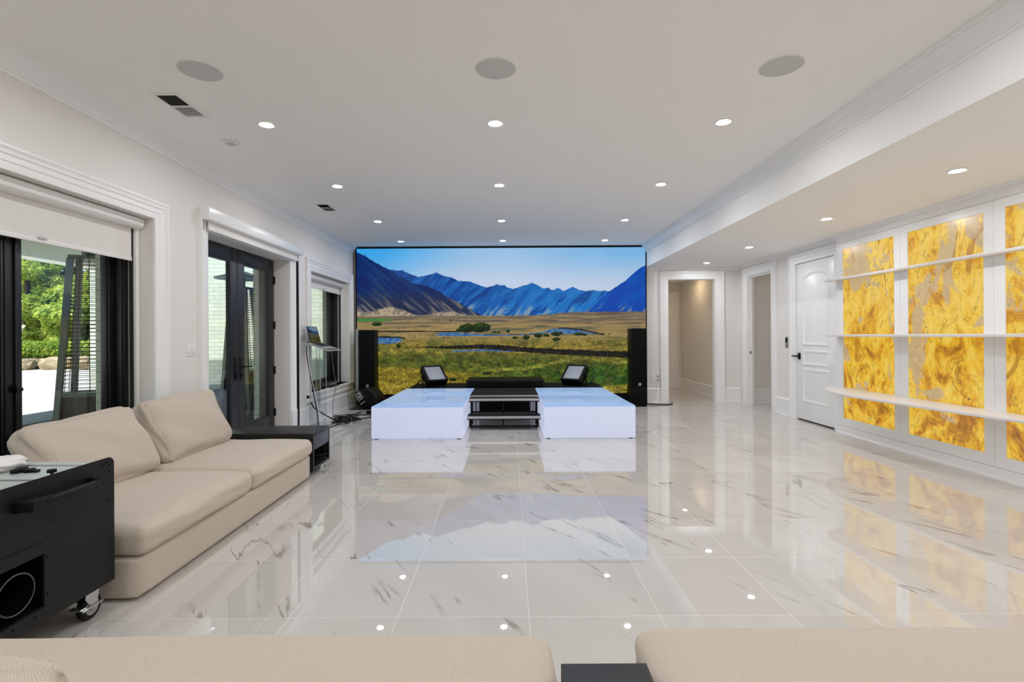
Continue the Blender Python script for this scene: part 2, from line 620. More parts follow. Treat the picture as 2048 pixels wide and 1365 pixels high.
def leaf_mat(name, a, b):
    k = N(name)
    f = k.noise(k.pos(), 1.7, 4)
    k.l(k.ramp(f, [(0.35, lin(a)), (0.65, lin(b))]), k.b.inputs['Base Color'])
    k.b.inputs['Roughness'].default_value = 0.6
    k.b.inputs['Subsurface Weight'].default_value = 0.0
    tl = k.n('BsdfTranslucent')
    tl.inputs['Color'].default_value = (*lin(b), 1)
    m = k.n('MixShader')
    m.inputs[0].default_value = 0.35
    k.l(k.b.outputs[0], m.inputs[1]); k.l(tl.outputs[0], m.inputs[2])
    k.l(m.outputs[0], k.t.nodes['Material Output'].inputs['Surface'])
    return k.m
M['leaf'] = leaf_mat('sunlit leaves', (104, 140, 44), (204, 216, 96))
M['leaf_dark'] = leaf_mat('dark evergreen needles', (28, 60, 30), (70, 110, 52))
M['leaf_hedge'] = leaf_mat('clipped hedge leaves', (84, 124, 40), (176, 194, 76))
# ================================================================== the setting
LW, RW, PW, BW = -2.95, 4.40, 4.31, 9.65      # left wall, right wall, panelled wall, back wall
EXT = -3.43                                    # outer face of the left wall
CZ, SZ = 3.0, 2.59                             # main ceiling, soffit

struct('floor', B(-3.25, 6.4, -2.7, 12.8, -0.1, 0), M['floor'])
struct('ceiling', B(-3.25, 2.612, -2.6, 9.78, CZ, 3.15), M['ceiling'])
struct('soffit_beam', B(2.612, 4.6, -2.6, 9.78, SZ, 3.15), M['ceiling'])
struct('ceiling_hall', MB().box(2.7, 4.6, 9.78, 12.7, SZ, 2.7).box(4.6, 6.4, 8.0, 9.78, SZ, 2.7), M['ceiling'])
struct('wall_front', B(-3.25, 4.6, -2.7, -2.6, 0, 3.1), M['wall'])

OP1 = (2.05, 4.19, 0.47, 2.29)     # left wall openings: y0, y1, z0, z1
OPD = (4.93, 6.78, 0.0, 2.33)
OP2 = (7.50, 9.30, 0.47, 2.285)
mb = slab(MB(), -2.6, 9.78, 0, 3.1, [OP1, OPD, OP2], lambda m, a, b, c, d: m.box(-3.2, LW, a, b, c, d))
struct('wall_left', mb, M['wall'])
mb = slab(MB(), -2.6, 11.2, -0.05, 3.6, [OP1, OPD, OP2], lambda m, a, b, c, d: m.box(EXT, -3.202, a, b, c, d))
struct('wall_exterior', mb, M['brick'])

mb = slab(MB(), -3.25, 4.6, 0, 3.1, [(3.04, 3.95, 0, 2.36)], lambda m, a, b, c, d: m.box(a, b, BW, 9.78, c, d))
struct('wall_back', mb, M['wall'])
DOOR = (6.81, 7.72, 0.0, 2.365)
OPR = (8.45, 9.28, 0.0, 2.365)
mb = slab(MB(), 6.64, BW, 0, SZ, [DOOR, OPR], lambda m, a, b, c, d: m.box(RW, RW + 0.1, a, b, c, d))
mb.box(RW + 0.1, RW + 0.12, 6.64, 8.0, 0, SZ)
struct('wall_right', mb, M['wall'])

# panelled wall: boards with openings for the three onyx slabs and fine shadow gaps
PAN = [(5.65, 6.516), (4.585, 5.455), (3.51, 4.384)]
PZ = (0.215, 2.392)
mb = MB()
def pbox(m, a, b, c, d): m.box(PW, PW + 0.03, a, b, c, d)
slab(mb, 5.562, 6.64, 0.109, 2.478, [(PAN[0][0], PAN[0][1], *PZ)], pbox)
slab(mb, 4.489, 5.559, 0.109, 2.478, [(PAN[1][0], PAN[1][1], *PZ)], pbox)
slab(mb, 3.42, 4.486, 0.109, 2.478, [(PAN[2][0], PAN[2][1], *PZ)], pbox)
for a, b in ((2.35, 3.417), (1.28, 2.347), (0.2, 1.277), (-2.6, 0.197)):
    mb.box(PW, PW + 0.03, a, b, 0.109, 2.478)
mb.box(PW, PW + 0.03, -2.6, 6.64, 0, 0.106)
mb.box(PW, PW + 0.03, -2.6, 6.64, 2.481, SZ)
mb.box(PW + 0.031, RW + 0.12, -2.6, 6.64, 0, SZ)
struct('wall_panelled', mb, M['trim'], bevel=0.001, seg=1)
struct('trim_1', MB().sweep([(PW, -2.6), (PW, 6.64), (PW + 0.09, 6.64)],
       [(0, 2.545), (0.014, 2.545), (0.02, 2.556), (0.02, 2.567), (0.034, 2.58), (0.034, SZ), (0, SZ)]), M['trim'])
struct('trim_2', MB().sweep([(PW, -2.6), (PW, 6.64)], [(0, 0), (0.018, 0), (0.018, 0.02), (0.008, 0.03), (0, 0.03)]), M['trim'])

# hall and side room beyond the openings
struct('wall_hall', MB().box(2.78, 2.9, 9.78, 12.6, 0, SZ).box(4.25, 4.4, 9.78, 12.6, 0, SZ).box(2.78, 4.4, 12.5, 12.6, 0, SZ), M['wall'])
struct('wall_side_room', MB().box(4.5, 6.4, 9.40, 9.5, 0, SZ).box(6.3, 6.4, 8.0, 9.4, 0, SZ).box(4.52, 6.4, 8.0, 8.1, 0, SZ), M['wall'])

# baseboards, crowns
BASE = [(0, 0), (0.030, 0), (0.030, 0.022), (0.020, 0.036), (0.020, 0.245), (0.027, 0.252), (0.027, 0.264), (0.010, 0.285), (0, 0.285)]
struct('baseboard_left', MB().sweep([(LW, BW), (LW, 7.05)], BASE).sweep([(LW, 4.78), (LW, -2.6)], BASE), M['trim'])
struct('baseboard_right', MB().sweep([(RW, 7.90), (RW, 8.29)], BASE), M['trim'])
struct('baseboard_back', MB().sweep([(RW, BW), (4.10, BW)], BASE).sweep([(2.89, BW), (2.4, BW)], BASE), M['trim'])
struct('baseboard_hall', MB().sweep([(4.25, 9.79), (4.25, 12.5), (2.9, 12.5)], [(a, b * 0.8) for a, b in BASE]).sweep([(6.3, 9.4), (4.51, 9.4)], BASE), M['trim'])
CROWN = [(0, 2.862), (0.010, 2.862), (0.013, 2.874), (0.010, 2.882), (0.022, 2.888), (0.026, 2.897), (0.030, 2.905), (0.044, 2.938), (0.068, 2.962),
         (0.072, 2.966), (0.072, 2.975), (0.082, 2.979), (0.086, 2.988), (0.086, CZ), (0, CZ)]
struct('crown_left', MB().sweep([(LW, 9.535), (LW, -2.6)], CROWN), M['trim'])
struct('crown_right', MB().sweep([(2.612, -2.6), (2.612, 9.535)], [(a * 1.2, CZ - (CZ - b) * 1.05) for a, b in CROWN]), M['trim'])

# casings
CAS = [(0, 0), (0, 0.018), (0.012, 0.022), (0.045, 0.022), (0.052, 0.028), (0.085, 0.028), (0.094, 0.036), (0.102, 0.030), (0.118, 0.032), (0.130, 0.042), (0.145, 0.042), (0.150, 0.034), (0.150, 0)]
fl = lambda a, b, h: (LW + h, a, b)
fr = lambda a, b, h: (RW - h, a, b)
fb = lambda a, b, h: (a, BW - h, b)
def casing(name, op, fn, m=M['trim'], w=1.0, sides=3):
    a, b, c, d = op
    path = [(a, c), (a, d), (b, d), (b, c)]
    return struct(name, MB().sweep(path, [(o * w, h) for o, h in CAS], fn), m)
casing('trim_3', OP1, fl)
casing('trim_4', (OPD[0] + 0.0, OPD[1], 0, OPD[3]), fl, w=0.9)
casing('trim_5', OP2, fl, w=1.2)
casing('trim_6', (3.04, 3.95, 0, 2.36), fb, w=1.05)
casing('trim_7', OPR, fr)
casing('trim_8', DOOR, fr)
# plinth blocks under the tall casings, stools and aprons under the windows
mb = MB()
for y in (OPD[0] - 0.138, OPD[1] + 0.002):
    mb.box(LW, LW + 0.05, y, y + 0.136, 0, 0.315)
struct('trim_9', mb, M['trim'], bevel=0.004)
for nm, op in (('trim_10', OP1), ('trim_11', OP2)):
    a, b, c, d = op
    mb = MB().box(-3.12, LW + 0.055, a - 0.17, min(b + 0.17, 9.5), c - 0.03, c)
    mb.box(LW, LW + 0.028, a - 0.15, min(b + 0.15, 9.5), c - 0.10, c - 0.03)
    mb.box(LW, LW + 0.04, a - 0.15, min(b + 0.15, 9.5), c - 0.125, c - 0.10)
    struct(nm, mb, M['trim'], bevel=0.005)
# frieze line over the right wall doors
struct('trim_12', MB().sweep([(RW, 6.65), (RW, BW), (2.62, BW)], [(0, 2.53), (0.012, 2.53), (0.012, 2.545), (0.02, 2.56), (0.03, SZ), (0, SZ)]), M['trim'])
# jamb linings and stops of the two open doorways
struct('trim_13', MB().box(3.04, 3.05, 9.655, 9.775, 0, 2.36).box(3.94, 3.95, 9.655, 9.775, 0, 2.36).box(3.05, 3.94, 9.655, 9.775, 2.35, 2.36), M['trim'])
struct('trim_14', MB().box(4.405, 4.495, 9.268, 9.28, 0, 2.365).box(4.44, 4.47, 9.25, 9.268, 0, 2.35).box(4.405, 4.495, 8.45, 8.462, 0, 2.365)
       .box(4.44, 4.47, 8.462, 8.48, 0, 2.35).box(4.405, 4.495, 8.462, 9.268, 2.353, 2.365).box(4.44, 4.47, 8.48, 9.25, 2.335, 2.353)
       .box(4.5, 4.52, 9.285, 9.40, 0, 2.45), M['trim'])
# strike plate on the side room jamb
struct('trim_15', B(4.425, 4.44, 9.262, 9.2675, 0.94, 0.99), M['black_metal'])
# door casing at the end of the hall
struct('trim_16', MB().sweep([(2.95, 0), (2.95, 2.2), (4.02, 2.2), (4.02, 0)], CAS, lambda a, b, h: (a, 12.5 - h, b)).box(2.95, 4.02, 12.485, 12.5, 0, 2.2), M['trim'])

# ---------------------------------------------------------------- windows
def window(name, op, mullions, sash=0.075):
    y0, y1, z0, z1 = op
    r = sroot(name, ((-3.25), (y0 + y1) / 2, z0))
    xa, xb = -3.345, -3.155
    t = 0.045
    mb = MB().box(xa, xb, y0 + .001, y0 + t, z0 + .001, z1 - .001).box(xa, xb, y1 - t, y1 - .001, z0 + .001, z1 - .001)
    mb.box(xa, xb, y0 + t, y1 - t, z0 + .001, z0 + t).box(xa, xb, y0 + t, y1 - t, z1 - t, z1 - .001)
    for a, b in mullions:
        mb.box(xa, xb, a, b, z0 + t, z1 - t)
    for a, b in mullions:
        for q in (0.08, 0.30, 0.42, 0.74):
            mb.box(xb, xb + 0.012, a + (b - a) * q, a + (b - a) * q + 0.018, z0 + t, z1 - t)
    for yy in (y1 - t - 0.012,):
        mb.box(-3.185, -3.17, yy, yy + 0.012, z0 + t, z1 - t)
        mb.box(-3.335, -3.32, yy, yy + 0.012, z0 + t, z1 - t)
    f = struct('window_frame', mb, M['frame_black'], r, bevel=0.003)
    edges = [y0 + t] + [v for ab in mullions for v in ab] + [y1 - t]
    for a, b in zip(edges[::2], edges[1::2]):
        c, d = z0 + t, z1 - t
        mb = MB().box(-3.31, -3.235, a, a + sash, c, d).box(-3.31, -3.235, b - sash, b, c, d)
        mb.box(-3.31, -3.235, a + sash, b - sash, c, c + sash).box(-3.31, -3.235, a + sash, b - sash, d - sash, d)
        e = 0.014
        for p, q, u, v in ((a + sash, a + sash + e, c + sash, d - sash), (b - sash - e, b - sash, c + sash, d - sash)):
            mb.box(-3.295, -3.25, p, q, u, v)
        s = struct('sash', mb, M['frame_black'], r, bevel=0.004)
        struct('window_pane', B(-3.277, -3.271, a + sash, b - sash, c + sash, d - sash), M['glass'], s, smooth=False)
    return r
w1 = window('window_1', OP1, [(3.06, 3.272)], 0.055)
mb = MB().tube([(-3.15, 3.19, 0.66), (-3.11, 3.20, 0.68), (-3.09, 3.21, 0.66), (-3.085, 3.235, 0.60)], 0.008)
mb.box(-3.156, -3.12, 3.17, 3.23, 0.64, 0.68)
struct('window_crank', mb, M['black_metal'], w1)
struct('window_lock', MB().box(-3.156, -3.12, 3.20, 3.225, 0.955, 1.0).box(-3.14, -3.12, 3.215, 3.245, 0.965, 0.985), M['black_metal'], w1, bevel=0.003)
window('window_2', OP2, [], 0.06)

# ---------------------------------------------------------------- french door
d1 = sroot('door_1', (-3.17, 5.855, 0))
mb = MB().box(-3.34, -3.20, 4.931, 4.965, 0.001, 2.329).box(-3.34, -3.20, 6.745, 6.779, 0.001, 2.329).box(-3.34, -3.20, 4.965, 6.745, 2.30, 2.329)
struct('door_frame', mb, M['frame_black'], d1, bevel=0.003)
for i, (a, b) in enumerate(((4.945, 5.852), (5.858, 6.765))):
    x0, x1 = -3.195, -3.145
    st, tr, br = 0.15, 0.15, 0.25
    z0, z1 = 0.012, 2.318
    mb = MB().box(x0, x1, a, a + st, z0, z1).box(x0, x1, b - st, b, z0, z1).box(x0, x1, a + st, b - st, z0, z0 + br).box(x0, x1, a + st, b - st, z1 - tr, z1)
    leaf = struct('door_leaf', mb, M['door_black'], d1, bevel=0.003)
    g = MB()
    for p in ((a + st, a + st + .012), (b - st - .012, b - st)):
        g.box(x0 + .006, x1 - .006, *p, z0 + br, z1 - tr)
    g.box(x0 + .006, x1 - .006, a + st + .012, b - st - .012, z0 + br, z0 + br + .012).box(x0 + .006, x1 - .006, a + st + .012, b - st - .012, z1 - tr - .012, z1 - tr)
    struct('glazing_bead', g, M['door_black'], leaf)
    struct('door_pane', B(-3.173, -3.167, a + st, b - st, z0 + br, z1 - tr), M['glass'], leaf, smooth=False)
    yc = b - 0.055 if i == 0 else a + 0.055
    sgn = -1 if i == 0 else 1
    h = MB().box(x1, x1 + 0.009, yc - 0.018, yc + 0.018, 0.80, 1.06)
    h.cyl((x1 + 0.005, yc, 0.955), (x1 + 0.05, yc, 0.955), 0.009)
    h.box(x1 + 0.042, x1 + 0.056, min(yc - sgn * .01, yc + sgn * 0.155), max(yc - sgn * .01, yc + sgn * 0.155), 0.947, 0.963)
    h.cyl((x1 + 0.005, yc, 0.855), (x1 + 0.022, yc, 0.855), 0.012).box(x1 + .02, x1 + .03, yc - .006, yc + .006, 0.838, 0.872)
    struct('door_handle', h, M['black_metal'], leaf, bevel=0.001, seg=1)
    hy = a - 0.002 if i == 0 else b + 0.002
    for z in (0.30, 0.86, 1.46, 2.06):
        struct('hinge', MB().cyl((x1 + 0.008, hy, z - 0.05), (x1 + 0.008, hy, z + 0.05), 0.009, n=10).box(x1, x1 + 0.005, hy - .03, hy + .011, z - 0.05, z + 0.05), M['black_metal'], leaf)

# ---------------------------------------------------------------- panelled door on the right wall
d2 = sroot('door_2', (4.42, 7.265, 0))
leaf = struct('door_leaf', B(4.402, 4.44, 6.815, 7.716, 0.022, 2.358), M['trim'], d2, bevel=0.002)
MOLD = [(0, 0), (0, 0.004), (0.008, 0.012), (0.018, 0.014), (0.026, 0.008), (0.040, 0.006), (0.048, 0.0)]
fd = lambda a, b, h: (4.402 - h, a, b)
def arch(y0, y1, z0, zs, rise, n=14):
    pts = [(y0, z0), (y0, zs)]
    for i in range(1, n):
        t = i / n
        pts.append((y0 + (y1 - y0) * t, zs + rise * math.sin(PI * t) ** 0.8))
    return pts + [(y1, zs), (y1, z0)]
for poly in (arch(6.935, 7.565, 1.13, 2.14, 0.075), [(6.935, 0.835), (6.935, 1.06), (7.565, 1.06), (7.565, 0.835)], [(6.935, 0.285), (6.935, 0.785), (7.565, 0.785), (7.565, 0.285)]):
    struct('panel_moulding', MB().sweep(poly, [(-o, h) for o, h in MOLD], fd, closed=True), M['trim'], leaf)
h = MB().box(4.394, 4.402, 7.625, 7.69, 0.915, 1.015).cyl((4.395, 7.657, 0.965), (4.35, 7.657, 0.965), 0.011).box(4.343, 4.357, 7.645, 7.77, 0.955, 0.975)
struct('door_lever', h, M['black_metal'], leaf, bevel=0.002)
for z in (0.22, 0.80, 1.42, 2.10):
    struct('hinge', MB().cyl((4.394, 6.805, z - 0.055), (4.394, 6.805, z + 0.055), 0.010, n=10), M['black_metal'], leaf)
struct('door_gap', B(4.43, 4.47, 6.812, 7.718, 0.0005, 0.02), M['dark_hole'], d2)

# ---------------------------------------------------------------- outdoors
struct('ground_patio', B(-40, EXT, -14, 44, -0.3, -0.03), M['patio'])
struct('porch_roof', MB().box(-7.3, EXT, -6, 9.3, 2.78, 2.95).box(-7.3, -7.0, -6, 9.3, 2.50, 2.78), M['soffit_out'])
struct('wall_wing', B(-9.1, EXT, 10.95, 11.2, -0.05, 4.2), M['brick'])
struct('wall_seat', B(-5.05, -4.62, -3, 8.6, -0.03, 0.44), M['stone_grey'])
struct('wall_seat_cap', B(-5.10, -4.52, -3, 8.65, 0.44, 0.50), M['stone_cap'], bevel=0.01)
mb = MB()
mb.prism([(22.0, -0.03), (22.6, 0.42), (30, 0.9), (43, 1.0), (43, -0.03)], -36, -12, lambda a, b, h: (h, a, b))
struct('ground_bank', mb, M['mulch'])

def boulder(x, y, sx, sy, sz, seed):
    mb = MB().soft(sx, sy, sz, min(sx, sy, sz) * 0.45, (0.02, 0.02, 0.03), 8, Matrix.Translation((x, y, sz / 2 - 0.03)) @ Matrix.Rotation(seed * 1.7, 4, 'Z'), wob=0.05, seed=seed)
    return obj('boulder', mb, M['boulder'])
rnd = random.Random(5)
x, i = -24.5, 0
while x < -16.5:
    sx = rnd.uniform(0.8, 1.5)
    tag(boulder(x + sx / 2, 21.75 + rnd.uniform(-.1, .1), sx, rnd.uniform(.6, .8), rnd.uniform(.38, .55), i + 1),
        'tan boulder edging the planting bed at the far side of the sunlit patio', 'boulder', 'boulders edging the planting bed')
    x += sx * 1.13
    i += 1

def leaf_cloud(name, clumps, n, size, m, seed, parent=None, flat=0.0):
    """foliage: leaf quads scattered over the shells of several clumps [(centre, radii)]"""
    g = np.random.default_rng(seed)
    C = np.array([c for c, r in clumps]); R = np.array([r for c, r in clumps])
    w = (R[:, 0] * R[:, 1] + R[:, 1] * R[:, 2] + R[:, 0] * R[:, 2]); w = w / w.sum()
    k = g.choice(len(clumps), n, p=w)
    d = g.normal(size=(n, 3)); d /= np.linalg.norm(d, axis=1)[:, None]
    p = C[k] + d * R[k] * (0.62 + 0.42 * g.random((n, 1)) ** 0.6)
    nrm = d + g.normal(size=(n, 3)) * 0.55
    nrm[:, 2] += flat
    nrm /= np.linalg.norm(nrm, axis=1)[:, None]
    a = np.cross(nrm, g.normal(size=(n, 3))); a /= np.linalg.norm(a, axis=1)[:, None]
    b = np.cross(nrm, a)
    s = size * (0.6 + 0.8 * g.random((n, 1)))
    q = np.stack([p - a * s, p - b * s * 0.45, p + a * s, p + b * s * 0.45], 1).reshape(-1, 3)
    base = wloc(parent) if parent is not None else Vector((0, 0, 0))
    q = q - np.array(base)
    me = bpy.data.meshes.new(name)
    me.vertices.add(4 * n); me.loops.add(4 * n); me.polygons.add(n)
    me.vertices.foreach_set('co', q.ravel())
    me.loops.foreach_set('vertex_index', np.arange(4 * n))
    me.polygons.foreach_set('loop_start', np.arange(0, 4 * n, 4))
    me.update(calc_edges=True)
    me.materials.append(m)
    o = bpy.data.objects.new(name, me)
    COL.objects.link(o)
    if parent is not None: o.parent = parent
    return o

def tree(x, y, h, r, m, label, seed, leaves=5000, size=0.16):
    rd = random.Random(seed)
    t = thing('tree', (x, y, 0.3), label, 'tree', 'trees beyond the patio')
    obj('trunk', MB().tube([(x, y, 0.25), (x + .06, y, h * .3), (x - .05, y + .05, h * .62), (x, y, h * .85)], 0.11), M['bark'], t)
    cl = []
    for i in range(24):
        z = (0.13 + 0.83 * (i + rd.random()) / 24) * h
        k = r * (1.05 - 0.55 * abs(z / h - 0.42) / 0.6)
        ang = rd.uniform(0, 6.28)
        cl.append(((x + math.cos(ang) * k * 0.62, y + math.sin(ang) * k * 0.62, z), (k * rd.uniform(.42, .66), k * rd.uniform(.42, .66), k * rd.uniform(.22, .36))))
    leaf_cloud('crown', cl, leaves, size, m, seed, t, 0.5)
    return t
TL = M['leaf']; TD = M['leaf_dark']
tree(-24.4, 25.6, 6.4, 1.75, TL, 'bright green feathery tree at the left edge of the big window view', 11, 12000, 0.13)
tree(-21.1, 25.4, 5.6, 1.75, TL, 'lower lime green tree behind the clipped hedge, beside the heater', 12, 12000, 0.13)
tree(-17.8, 25.6, 6.6, 1.75, TL, 'green tree seen through the cage of the pyramid heater', 14, 12000, 0.13)
tree(-22.7, 29.6, 8.2, 2.2, TL, 'taller green tree in the second rank, between the two lime green ones', 13, 12000, 0.16)
tree(-27.0, 30.0, 9.4, 2.2, TD, 'dark evergreen behind the feathery tree, shadowy at top of the window', 15, 12000, 0.17)
tree(-18.4, 30.4, 9.6, 2.2, TD, 'dark evergreen behind the tree seen through the heater cage', 16, 12000, 0.17)
tree(-27.8, 25.8, 7.0, 1.75, TL, 'broad green tree beyond the left mullion of the big window', 17, 9000, 0.14)
tree(-25.0, 39.0, 14.0, 3.4, TD, 'tallest dark evergreen at the back, above the second rank tree', 18, 14000, 0.24)
hd = leaf_cloud('hedge', [((-26.4 + 0.75 * i, 23.0, 0.80), (0.62, 0.55, 0.42)) for i in range(14)], 16000, 0.07, M['leaf_hedge'], 20)
tag(hd, 'low clipped yellow green hedge above the boulder edging', 'hedge')

# patio heaters
def heater(x, y, yaw, label):
    t = thing('patio_heater', (x, y, -0.03), label, 'patio heater', 'pyramid patio heaters')
    R = Matrix.Translation((x, y, -0.03)) @ Matrix.Rotation(yaw, 4, 'Z')
    b0, b1, zt, zb = 0.215, 0.105, 2.06, 0.80
    hw = lambda z: b0 + (b1 - b0) * z / zt
    for sx in (-1, 1):
        for sy in (-1, 1):
            mb = MB()
            s = 0.022
            vs = []
            for z in (0.05, zt):
                w = hw(z)
                vs += [(sx * w - s, sy * w - s, z), (sx * w + s, sy * w - s, z), (sx * w + s, sy * w + s, z), (sx * w - s, sy * w + s, z)]
            mb.add(vs, [(0, 1, 5, 4), (1, 2, 6, 5), (2, 3, 7, 6), (3, 0, 4, 7), (0, 3, 2, 1), (4, 5, 6, 7)], R)
            obj('corner_post', mb, M['heater'], t)
    mb = MB()
    w0, w1 = hw(0.08) - .008, hw(zb) - .008
    mb.add([(-w0, -w0, .08), (w0, -w0, .08), (w0, w0, .08), (-w0, w0, .08), (-w1, -w1, zb), (w1, -w1, zb), (w1, w1, zb), (-w1, w1, zb)],
           [(0, 1, 5, 4), (1, 2, 6, 5), (2, 3, 7, 6), (3, 0, 4, 7), (0, 3, 2, 1), (4, 5, 6, 7)], R)
    obj('base_panel', mb, M['heater_dark'], t)
    obj('burner_tray', MB().box(-w1 - .02, w1 + .02, -w1 - .02, w1 + .02, zb, zb + 0.035, R), M['heater'], t)
    mb = MB()
    n = 34
    for i in range(n):
        z = zb + 0.05 + (zt - zb - 0.08) * i / (n - 1)
        w = hw(z)
        for a, b in (((-w, -w), (w, -w)), ((w, -w), (w, w)), ((w, w), (-w, w)), ((-w, w), (-w, -w))):
            mb.cyl((*a, z), (*b, z), 0.003, n=5, caps=False, m=R)
    for f in (-0.3, 0.3):
        for k in range(4):
            Q = R @ Matrix.Rotation(k * PI / 2, 4, 'Z')
            mb.cyl((f * hw(zb), -hw(zb), zb + .04), (f * hw(zt), -hw(zt), zt), 0.003, n=5, caps=False, m=Q)
    obj('wire_guard', mb, M['black_metal'], t)
    obj('top_cap', MB().box(-.12, .12, -.12, .12, zt, zt + .03, R).cyl((0, 0, zt + .03), (0, 0, zt + .17), 0.055, m=R), M['heater'], t)
    obj('reflector', MB().lathe([(0.0, zt + .27), (0.06, zt + .265), (0.36, zt + .17), (0.37, zt + .155), (0.36, zt + .158), (0.05, zt + .24), (0, zt + .24)], n=4 * 8, m=R), M['heater'], t)
    return t
heater(-3.92, 4.72, 0.40, 'grey pyramid patio heater with wire guard outside the big window')
heater(-4.05, 7.65, 0.0, 'grey pyramid patio heater with flat reflector outside the french doors')
# ================================================================== ceiling fittings
def downlight(x, y, z, label, group, lens=None):
    t = thing('downlight', (x, y, z), label, 'ceiling light', group)
    obj('trim_ring', MB().lathe([(0.066, z), (0.065, z - 0.005), (0.059, z - 0.008), (0.049, z - 0.006), (0.044, z - 0.0005)], (x, y, 0), n=32), M['white_plastic'], t)
    o = obj('lens', MB().lathe([(0.0, z - 0.003), (0.044, z - 0.003)], (x, y, 0), n=32), lens or M['lens'], t)
    return t
cols = ((-1.925, 'left'), (-0.10, 'middle'), (1.722, 'right'))
first = None
for r, (y, row) in enumerate(((4.03, 'nearest the ceiling speakers'), (5.69, 'second back from the ceiling speakers'), (7.45, 'second forward of the landscape screen'), (9.02, 'nearest the landscape screen'))):
    for x, side in cols:
        lb = f'recessed downlight on the {side} of the main ceiling row {row}'
        if first is None:
            first = downlight(x, y, CZ, lb, 'downlights in the main ceiling')
        else:
            dup(first, (x, y, CZ), lb)
for y, lb in ((4.0, 'soffit downlight above the second glowing onyx panel'), (5.65, 'soffit downlight above the first glowing onyx panel'),
              (7.47, 'soffit downlight in front of the white panelled door'), (9.07, 'soffit downlight in front of the hall doorway')):
    dup(first, (3.56, y, SZ), lb, 'downlights in the soffit')
for y in (2.35, 0.7, -0.95):  # extra rows above and behind the camera, unseen, added to light the room
    for x, side in cols:
        dup(first, (x, y, CZ), 'unseen recessed downlight over the front sofas, added for lighting', 'unseen downlights added over the front sofas')
for y in (2.35, 0.7, -0.95):  # matching unseen soffit lamps, also added for lighting
    dup(first, (3.56, y, SZ), 'unseen soffit downlight past the onyx panels, added for lighting', 'unseen soffit downlights added past the onyx panels')
downlight(3.88, 11.2, SZ, 'warm downlight in the hall grazing its beige wall', None, M['lens_warm'])
downlight(5.3, 8.75, SZ, 'dim downlight inside the small side room', None, emit('side room lens', (255, 236, 214), LAMP * 0.22))

for x, y, lb in ((-1.955, 3.215, 'round grey ceiling speaker on the left near the long air vent'), (-0.075, 3.21, 'round grey ceiling speaker in the middle of the ceiling'),
                 (1.735, 3.20, 'round grey ceiling speaker on the right near the crown of the beam')):
    t = thing('ceiling_speaker', (x, y, CZ), lb, 'ceiling speaker', 'ceiling speakers')
    obj('speaker_rim', MB().lathe([(0.133, CZ), (0.133, CZ - 0.004), (0.128, CZ - 0.005), (0.126, CZ - 0.001)], (x, y, 0), n=48), M['white_plastic'], t)
    obj('speaker_grille', MB().lathe([(0, CZ - 0.006), (0.11, CZ - 0.005), (0.126, CZ - 0.003), (0.126, CZ - 0.0005)], (x, y, 0), n=48), M['speaker_cloth'], t)

for y0, y1, lb in ((3.50, 3.90, 'long white ceiling air vent near the left ceiling speaker'), (6.44, 6.83, 'small looking white ceiling air vent nearer the landscape screen')):
    t = thing('air_vent', (-2.39, (y0 + y1) / 2, CZ), lb, 'air vent', 'ceiling air vents')
    x0, x1, ym, z = -2.49, -2.29, (y0 + y1) / 2, CZ
    mb = MB().box(x0, x0 + .03, y0, y1, z - .006, z).box(x1 - .03, x1, y0, y1, z - .006, z)
    for a, b in ((y0, y0 + .03), (ym - .01, ym + .01), (y1 - .03, y1)):
        mb.box(x0 + .03, x1 - .03, a, b, z - .006, z)
    obj('vent_frame', mb, M['white_plastic'], t, bevel=0.002, seg=1)
    obj('vent_throat', B(x0 + .03, x1 - .03, y0 + .03, y1 - .03, z - .0012, z - .0002), M['vent_dark'], t)
    for h, (a, b) in enumerate(((y0 + .03, ym - .01), (ym + .01, y1 - .03))):
        n = 9
        mb = MB()
        for i in range(n):
            yc = a + (b - a) * (i + .5) / n
            s = 0.0045 if h == 0 else -0.0075
            w = 0.002 if h == 0 else 0.0078
            mb.add([(x0 + .03, yc - w, z - .0055 + (s if h else 0) * 0), (x1 - .03, yc - w, z - .0055), (x1 - .03, yc + w, z - .0018), (x0 + .03, yc + w, z - .0018),
                    (x0 + .03, yc - w, z - .005), (x1 - .03, yc - w, z - .005), (x1 - .03, yc + w, z - .0013), (x0 + .03, yc + w, z - .0013)],
                   [(0, 1, 2, 3), (7, 6, 5, 4), (0, 4, 5, 1), (1, 5, 6, 2), (2, 6, 7, 3), (3, 7, 4, 0)])
        obj('louvre', mb, M['white_plastic'] if h else M['vent_dark'], t, smooth=False)
sd = thing('smoke_detector', (-2.40, 4.37, CZ), 'small square white detector on the ceiling behind the long air vent', 'smoke detector')
obj('detector_body', B(-2.455, -2.345, 4.33, 4.43, CZ - 0.022, CZ), M['white_plastic'], sd, bevel=0.006)
obj('detector_grille', B(-2.435, -2.365, 4.345, 4.415, CZ - 0.025, CZ - 0.0222), M['speaker_cloth'], sd)

